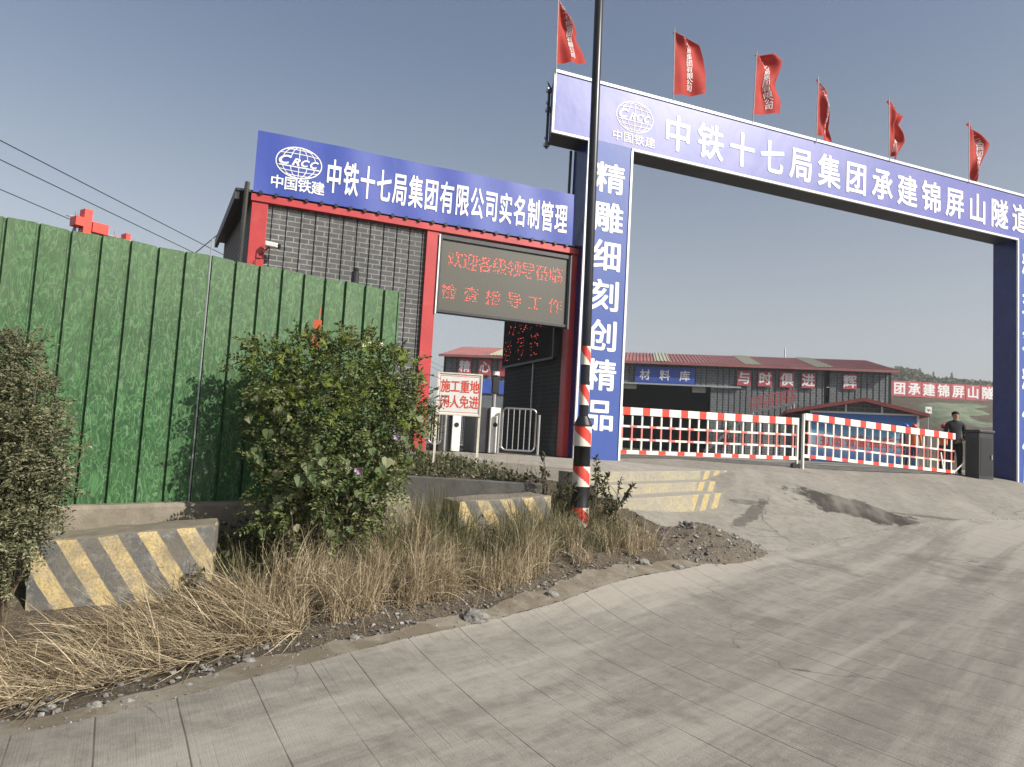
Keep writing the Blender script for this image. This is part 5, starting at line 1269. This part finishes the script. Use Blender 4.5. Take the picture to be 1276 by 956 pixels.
# grass: curved ribbons
def blades(name, P, az, lean, curl, hgt, wid, mat, seg=5, flat=None):
    n = len(P); t = np.linspace(0, 1, seg+1)
    th = lean[:, None]+curl[:, None]*t[None]               # angle from vertical along the blade
    ds = hgt[:, None]/seg
    hx = np.concatenate([np.zeros((n, 1)), np.cumsum(np.sin(th[:, :-1])*ds, 1)], 1); hz = np.concatenate([np.zeros((n, 1)), np.cumsum(np.cos(th[:, :-1])*ds, 1)], 1)
    ca, sa = np.cos(az), np.sin(az)
    Q = P[:, None]+np.stack([hx*ca[:, None], hx*sa[:, None], hz], -1)
    gnd = gz(Q[:, :, 0], Q[:, :, 1])+.004+.02*RNG.random((n, 1))
    Q[:, :, 2] = np.maximum(Q[:, :, 2], gnd)
    ra = az+np.pi/2+RNG.normal(size=n)*.7; W_ = np.stack([np.cos(ra), np.sin(ra), RNG.normal(size=n)*.4], -1)[:, None]*(wid[:, None]*(1-.85*t[None]**1.5))[:, :, None]
    V = np.stack([Q-W_/2, Q+W_/2], 2).reshape(-1, 3)
    b = (np.arange(n)*(seg+1)*2)[:, None]+np.arange(seg)[None]*2
    Fq = np.stack([b, b+1, b+3, b+2], -1).reshape(-1, 4)
    return tag(np_mesh(name, V, Fq, mat), kind='stuff')
def along(n, x0, x1, w0, w1, clump=0, nc=60):
    """points on the verge: between plan positions x0..x1 along the road joint, w0..w1 metres left of it"""
    i0, i1 = jidx(*x0), jidx(*x1)
    s_ = RNG.random(n); w_ = RNG.random(n)
    if clump:
        cs, cw = RNG.random(nc), RNG.random(nc); k = RNG.integers(0, nc, n); s_ = np.clip(cs[k]+RNG.normal(size=n)*clump/2, 0, 1); w_ = np.clip(cw[k]+RNG.normal(size=n)*clump, 0, 1)
    fi = i0+s_*(i1-i0); ii = np.clip(fi.astype(int), 0, NJ-2); fr = fi-ii
    p = JL[ii]*(1-fr[:, None])+JL[ii+1]*fr[:, None]-JN[ii]*(w0+(w1-w0)*w_)[:, None]
    return np.c_[p, gz(p[:, 0], p[:, 1])]
def keep_out(P):      # not inside the blocks
    return P
nr = RNG.normal; ru = RNG.random
def wander(P, k=1.3, f=1.6): return np.array([mnoise.noise((p[0]*f, p[1]*f, 3.1)) for p in P])*k*2
def hmod(P, f=2.3): return 1+.80*np.array([mnoise.noise((p[0]*f, p[1]*f, 8.4)) for p in P])*1.6
# flattened straw on the left, combed along the verge
n = 7600; P = along(n, (-3.6, 1.8), (-1.0, 4.6), .46, 1.38, .16, 60)
P[:, 2] += .05*ru(n)
blades('dry_straw', P, math.radians(205)+nr(size=n)*.5+wander(P), 1.15+.3*nr(size=n), .45+.35*nr(size=n), .20+.30*ru(n), .0035+.0035*ru(n), M['grass_dry'])
n = 2600; P = along(n, (-3.6, 1.8), (-1.2, 4.4), .5, 1.25, .14, 40)
blades('dry_straw', P, math.radians(20)+nr(size=n)*.9+wander(P), .85+.35*nr(size=n), .8+.4*nr(size=n), .10+.16*ru(n), .0035+.003*ru(n), M['grass_dry'])
# high arching straw under the bush, falling towards the road
n = 8200; P = along(n, (-.85, 4.75), (.2, 5.85), .45, 1.45, .05, 70)
h_ = np.clip(hmod(P), .45, 1.5)
blades('dry_grass', P, math.radians(-50)+nr(size=n)*1.1+wander(P, 1.5), .05+.45*nr(size=n), 1.5+.8*nr(size=n), (.12+.34*ru(n))*h_, .003+.004*ru(n), M['grass_dry'], 6)
n = 1800; P = along(n, (-1.3, 4.3), (-.7, 4.9), .5, 1.3, .10, 30)
blades('dry_grass', P, math.radians(-70)+nr(size=n)*1.2+wander(P, 1.5), .3+.45*nr(size=n), 1.4+.7*nr(size=n), .14+.24*ru(n), .003+.004*ru(n), M['grass_dry'], 6)
n = 1700; P = along(n, (-.6, 5.0), (.5, 6.2), 1.0, 1.8, .10, 40)
blades('green_grass', P, nr(size=n)*3, .0+.35*nr(size=n), .5+.5*nr(size=n), .25+.42*ru(n), .004+.005*ru(n), M['grass_green'], 6)
# mixed taller grass from the second block to the pole, thinning towards the heap
n = 5000; P = along(n, (.1, 5.8), (2.1, 7.9), .38, 1.35, .04, 60); h_ = np.clip(hmod(P), .4, 1.6)
blades('dry_grass', P, math.radians(-60)+nr(size=n)*1.4+wander(P, 1.6), .1+.5*nr(size=n), 1.1+.7*nr(size=n), (.12+.25*ru(n))*h_, .003+.0035*ru(n), M['grass_dry'], 6)
n = 4200; P = along(n, (.0, 5.7), (1.9, 7.7), .50, 1.5, .06, 80); h_ = np.clip(hmod(P), .4, 1.6)
blades('green_grass', P, nr(size=n)*3, .0+.4*nr(size=n), .7+.5*nr(size=n), (.14+.26*ru(n))*h_, .0035+.0045*ru(n), M['grass_green'], 6)
n = 900; P = along(n, (-1.3, 4.3), (-.2, 5.5), 1.4, 2.4, .1, 40)
blades('green_grass', P, nr(size=n)*3, .1+.3*nr(size=n), .9+.4*nr(size=n), .12+.25*ru(n), .005+.005*ru(n), M['grass_green'], 5)

n = 900; P = along(n, (-1.25, 4.3), (-.3, 5.4), 1.35, 2.2, .09, 40); P[:, 2] += .02+.22*ru(n)**1.5
s_ = .03+.05*ru(n); tag(leaves('ground_cover', SH_LEAF, P, rdir(n, .1), rdir(n, 1.2), s_, s_*.6, M['leaf_weed']), kind='stuff')
n = 1500; P = along(n, (.6, 6.3), (2.2, 8.0), .7, 1.7, .09, 40); P[:, 2] += .02+.20*ru(n)**1.3
s_ = .03+.04*ru(n); tag(leaves('ground_cover', SH_LEAF, P, rdir(n, .1), rdir(n, 1.2), s_, s_*.5, M['leaf_weed']), kind='stuff')
# ground cover on the planting bed
n = 2600; u = ru(n); v = ru(n)
q = np.array([(-2.0, 8.6), (.45, 8.4), (-.9, 10.7), (-2.3, 10.5)]); Pb = ((1-u)*(1-v))[:, None]*q[0]+(u*(1-v))[:, None]*q[1]+(u*v)[:, None]*q[2]+((1-u)*v)[:, None]*q[3]
zb = .4+.56+(.735-.56)*np.clip((Pb[:, 1]-8.35)/2.4, 0, 1); P = np.c_[Pb, zb+.02+.13*ru(n)**1.4*(.6+.6*np.sin(Pb[:, 0]*5)*np.sin(Pb[:, 1]*4))]
s_ = .035+.045*ru(n); tag(leaves('ground_cover', SH_LEAF, P, rdir(n, .1), rdir(n, 1.4), s_, s_*.6, M['leaf_cover']), kind='stuff')
n = 700; P = np.c_[Pb[:n], zb[:n]]
o = None
tmpgz = gz
def gz(x, y): return np.full(np.shape(x), -9.)
blades('bed_weeds', P, nr(size=n)*3, .1+.3*nr(size=n), .6+.4*nr(size=n), .08+.22*ru(n), .005+.005*ru(n), M['grass_green'], 4)
gz = tmpgz

# tall leafy weeds near the pole
def weed(lab, px, pyb, d, pyt, nb, spread, seed):
    b = at(px, pyb, d); t_ = at(px, pyt, d); h = t_.z-b.z; r_ = np.random.default_rng(seed)
    t = thing('weed', lab, 'weed', tuple(b), 0, 'tall weeds around the pole')
    a, bb_, LP, LA = [], [], [], []
    for i in range(nb):
        hh = h*(1 if i == 0 else .45+.45*r_.random()); az = r_.random()*6.28; tip = np.array([math.cos(az)*spread*hh*(0.15 if i == 0 else 1), math.sin(az)*spread*hh*(.15 if i == 0 else 1), hh])
        st_ = np.array([0, 0, hh*.15*r_.random()]); a.append(st_); bb_.append(tip)
        for k in range(int(26*hh/.5)+8):
            u_ = .2+.8*r_.random()**.8; LP.append(st_+(tip-st_)*u_+np.array([0, 0, .06*hh*u_*(1-u_)])); LA.append(r_.normal(size=3)+np.array([0, 0, .6]))
    twigs('stem', a, bb_, .006, M['bark'], t, .08)
    LP = np.array(LP); LA = np.array(LA); n = len(LP); s_ = (.035+.04*r_.random(n)); leaves('foliage', SH_LEAF, LP, LA, rdir(n, .8), s_, s_*.42, M['leaf_weed'], t)
weed('tall thin weed standing alone in front of the planting bed edge', 676, 612, 8.1, 562, 3, .22, 1)
weed('tallest dark leafy weed directly right of the banded pole', 741, 640, 8.2, 566, 7, .38, 2)
weed('spreading weed with slanting spikes, furthest right of the pole', 768, 640, 8.3, 596, 7, .75, 3)
weed('low bushy weed just left of the banded pole', 703, 632, 8.0, 592, 6, .5, 4)
weed('low dark weed at the pole foot on its right side', 752, 652, 8.0, 618, 6, .7, 5)

n = 900; P = along(n, (1.5, 7.2), (2.3, 8.1), .45, 1.5, .05, 30)
blades('dry_grass', P, math.radians(-60)+nr(size=n)*1.4, .1+.5*nr(size=n), 1.0+.7*nr(size=n), .12+.24*ru(n), .003+.0035*ru(n), M['grass_dry'], 6)
# ------------------------------------------------------------------ spoil heap, rocks, gravel
mc = at(874, 676, 8.75)
th_ = math.radians(40); mt = thing('soil_heap', 'heap of grey soil and rubble spilling to the road edge beside the pole', 'soil heap', (mc.x, mc.y, gz1(mc.x, mc.y)-.02), th_)
nx, ny = 80, 46; m = MB(); HP = {}
def heap(u, v):   # local metres
    r = math.hypot((u-.12)/1.22, v/.55)
    h = .28*max(0, 1-r**1.5) if r < 1 else 0
    if u < -.1: h *= max(.25, 1+.85*(u+.1))
    if u > 0: h *= max(0, 1-.35*u)
    q = Vector((u*4, v*4, 3)); e = max(0, 1-r)
    h += (mnoise.fractal(q, .9, 2.1, 5)*.06+abs(mnoise.noise(q*3))*.035)*min(1, e*3)
    return h
WX = lambda u, v: (mc.x+math.cos(th_)*u-math.sin(th_)*v, mc.y+math.sin(th_)*u+math.cos(th_)*v)
us = np.linspace(-1.15, 1.4, nx); vs2 = np.linspace(-.58, .58, ny)
UU, VV = np.meshgrid(us, vs2, indexing='ij'); wx_ = mc.x+math.cos(th_)*UU-math.sin(th_)*VV; wy_ = mc.y+math.sin(th_)*UU+math.cos(th_)*VV; gg = gz(wx_, wy_)-mt.location.z
m.add([(UU[i, j], VV[i, j], gg[i, j]+heap(UU[i, j], VV[i, j])-.015) for i in range(nx) for j in range(ny)], [(i*ny+j, (i+1)*ny+j, (i+1)*ny+j+1, i*ny+j+1) for i in range(nx-1) for j in range(ny-1)])
def soil_m():
    b = NB('heap_soil'); n2 = b.noise(11, 8, .72); n3 = b.noise(60, 4, .65)
    c = b.ramp(n2, [(.3, (.075, .058, .041)), (.6, (.165, .135, .10))]); c = b.mix(b.ramp(n3, [(.55, 0), (.65, .6)]), c, (.30, .275, .23)); b.color(c).rough(.95); b.bump(b.math('ADD', n2, n3), 1, .035); return b.mat
m.build('soil', soil_m(), mt, smooth=True)
bmS = bmesh.new(); bmesh.ops.create_icosphere(bmS, subdivisions=1, radius=1); ICV = np.array([v.co[:] for v in bmS.verts]); ICF = np.array([[v.index for v in f.verts] for f in bmS.faces]); bmS.free()
def stones(name, P, size, parent=None):
    n = len(P); sc = size[:, None]*(np.array([1, .75, .55])[None]*(.7+.6*RNG.random((n, 3)))); J = 1+RNG.normal(size=(n, len(ICV)))*.16
    a = RNG.random(n)*6.28; ca, sa = np.cos(a)[:, None], np.sin(a)[:, None]
    v = ICV[None]*J[:, :, None]*sc[:, None]; til = RNG.normal(size=(n, 1))*.4
    x, y, z = v[..., 0], v[..., 1], v[..., 2]; y, z = y*np.cos(til)-z*np.sin(til), y*np.sin(til)+z*np.cos(til); x, y = x*ca-y*sa, x*sa+y*ca
    V = P[:, None]+np.stack([x, y, z], -1)
    return np_mesh(name, V.reshape(-1, 3), (np.arange(n)[:, None, None]*len(ICV)+ICF[None]).reshape(-1, 3), M['stone'], parent)
n = 620; u = RNG.uniform(-.8, 1.3, n); v = RNG.uniform(-.55, .5, n); hh = np.array([heap(a, b) for a, b in zip(u, v)]); xx = mc.x+math.cos(th_)*u-math.sin(th_)*v; yy = mc.y+math.sin(th_)*u+math.cos(th_)*v
tag(stones('rubble', np.c_[u, v, gz(xx, yy)-mt.location.z+hh-.008], .010+.028*RNG.random(n)**3, mt), kind='stuff')
n = 2300; P = along(n, (-3.6, 1.8), (1.7, 7.5), .16, .80, .22, 70); s_ = .006+.020*ru(n)**3.2; P[:, 2] += s_*.3+.01*(lump.std()); tag(stones('gravel', P, s_), kind='stuff')
n = 420; P = along(n, (-3.2, 2.3), (12, 14.7), -.02, .02); s_ = .003+.007*ru(n)**2; P[:, 2] += .022; tag(stones('gravel', P, s_), kind='stuff')
n = 260; P = along(n, (-3.2, 2.3), (2.9, 8.7), .03, .30); s_ = .004+.006*ru(n)**2; P[:, 2] += .02; tag(stones('gravel', P, s_), kind='stuff')
RK = [(594, 749, 5.55, .085, 'largest angular grey rock at the straw edge, at the foot of the tall dry grass'), (688, 733, 6.3, .05, 'pointed grey rock on the road edge below the weeds'), (845, 704, 7.75, .055, 'rounded pale rock at the road edge below the soil heap'), (801, 707, 7.55, .055, 'tall grey rock left of the pale rock below the soil heap'), (786, 716, 7.3, .035, 'small dark rock under the heap, at the left end of its row'),
      (120, 853, 3.72, .036, 'pale grey rock on the gravel near the left bottom corner of the verge'), (161, 853, 3.8, .028, 'smaller pale rock on the concrete edge, right of its larger neighbour'), (311, 806, 4.42, .032, 'white grey rock on the gravel in front of the straw'), (441, 793, 4.9, .03, 'pale rock under the overhanging straw in mid verge'), (236, 831, 4.05, .024, 'small pale rock in the gravel left of the white grey rock')]
for px, py, d, r, lab in RK:
    p = at(px, py, d); z = gz1(p.x, p.y); bm = bmesh.new(); bmesh.ops.create_icosphere(bm, subdivisions=3, radius=1)
    for v_ in bm.verts:
        q = v_.co.copy(); k = 1+.35*mnoise.noise(q*1.1+Vector((px, py, 0)))+.12*mnoise.noise(q*3+Vector((px, 0, 0)))
        c = mnoise.cell_vector(q*1.3+Vector((px*.1, py*.1, 0))); v_.co = Vector((q.x*1.2, q.y*.85, q.z*.75))*k*r+Vector(c)*r*.10
    me = bpy.data.meshes.new('rock'); bm.to_mesh(me); bm.free(); me.materials.append(M['stone']); o = bpy.data.objects.new('rock', me); COL.objects.link(o); o.location = (p.x, p.y, z+r*.35); tag(o, lab, 'rock', 'loose rocks along the verge')

# ------------------------------------------------------------------ small things by the bush
p = at(390, 440, 6.62); t = thing('marker_stake', 'thin stake wrapped in orange tape standing above the bush', 'stake', (p.x, p.y, gz1(p.x, p.y)))
m = MB(); zt = at(396, 384, 6.62).z-t.location.z; zo_ = at(391, 399, 6.62).z-t.location.z; zl = at(391, 430, 6.62).z-t.location.z
m.tube([(-.02, 0, 0), (.035, 0, zt)], .006, 6); m.build('rod', M['redletter'], t)
m = MB(); m.box(-.012, .062, -.012, -.006, zl-.05, zo_); m.build('tape', M['orange'], t)
p = at(448, 430, 6.7); q = at(473, 431, 6.7); t = thing('board', 'pale flat board edge lying on top of the bush', 'board', (p.x, p.y, p.z)); m = MB(); m.hexa([(0, 0, -.02), (.19, .02, -.025), (.19, .22, .0), (0, .2, .0), (0, 0, .045), (.19, .02, .035), (.19, .22, .06), (0, .2, .06)]); m.build('board_body', M['rope'], t, bevel=.006)

# ------------------------------------------------------------------ far trees
def cypress(lab, px, pyt, pyb, d, wpx):
    b = at(px, pyb, d); tp = at(px, pyt, d); h = tp.z-b.z+4; r = wpx/FPX*d/2
    t = thing('cypress', lab, 'tree', (b.x, b.y, b.z-4), 0, 'slim trees on the far ridge')
    n = 420; z = RNG.random(n); rr_ = r*np.sqrt(np.clip(1-(z*1.02-.02)**2.2, 0.02, 1))*(.5+.5*RNG.random(n)); a = RNG.random(n)*6.28
    P = np.c_[np.cos(a)*rr_, np.sin(a)*rr_, h*.12+z*h*.88]; leaves('crown', SH_LEAF, P, rdir(n, .9), rdir(n), np.full(n, r*.9), np.full(n, r*.5), M['leaf_bush'], t)
    m = MB(); m.tube([(0, 0, -1), (0, 0, h*.9)], r*.15, 6); m.build('trunk', M['bark'], t)
cypress('tallest slim dark tree on the far ridge above the billboard', 1146, 459, 472, 230, 3.0)
cypress('slim dark tree on the far ridge right of the tallest one', 1163, 463.5, 474, 230, 2.6)
cypress('slim dark tree on the far ridge farthest right, near the gate pillar', 1186, 465, 475, 230, 3.4)
cypress('small slim tree on the far ridge between the two taller ones', 1156.5, 466, 473, 230, 1.6)
n = 7000; px = RNG.uniform(1106, 1262, n); d = RNG.uniform(205, 240, n); base = np.array([ridge(x) for x in px])+8
pts = np.array([np.array(at(x, y-RNG.random()*9+3, dd)) for x, y, dd in zip(px, base, d)]); s_ = .5+.9*ru(n)
tag(leaves('far_wood', SH_LEAF, pts, rdir(n, .3), rdir(n, .5), s_, s_*.8, M['leaf_cover']), kind='stuff')

bpy.data.objects.remove(_fo)

# ------------------------------------------------------------------ hazy air round the whole scene
hzm = bpy.data.materials.new('haze'); hzm.use_nodes = True; hn = hzm.node_tree.nodes
for q in list(hn):
    if q.type == 'BSDF_PRINCIPLED': hn.remove(q)
pv = hn.new('ShaderNodeVolumePrincipled'); pv.inputs['Color'].default_value = (.86, .89, .93, 1); pv.inputs['Density'].default_value = .0008; pv.inputs['Anisotropy'].default_value = .2
hzm.node_tree.links.new(pv.outputs[0], hn['Material Output'].inputs['Volume'])
hb = MB(); hb.box(-950, 960, -950, 960, -2.5, 60); ho_ = hb.build('haze', hzm); tag(ho_, kind='stuff')
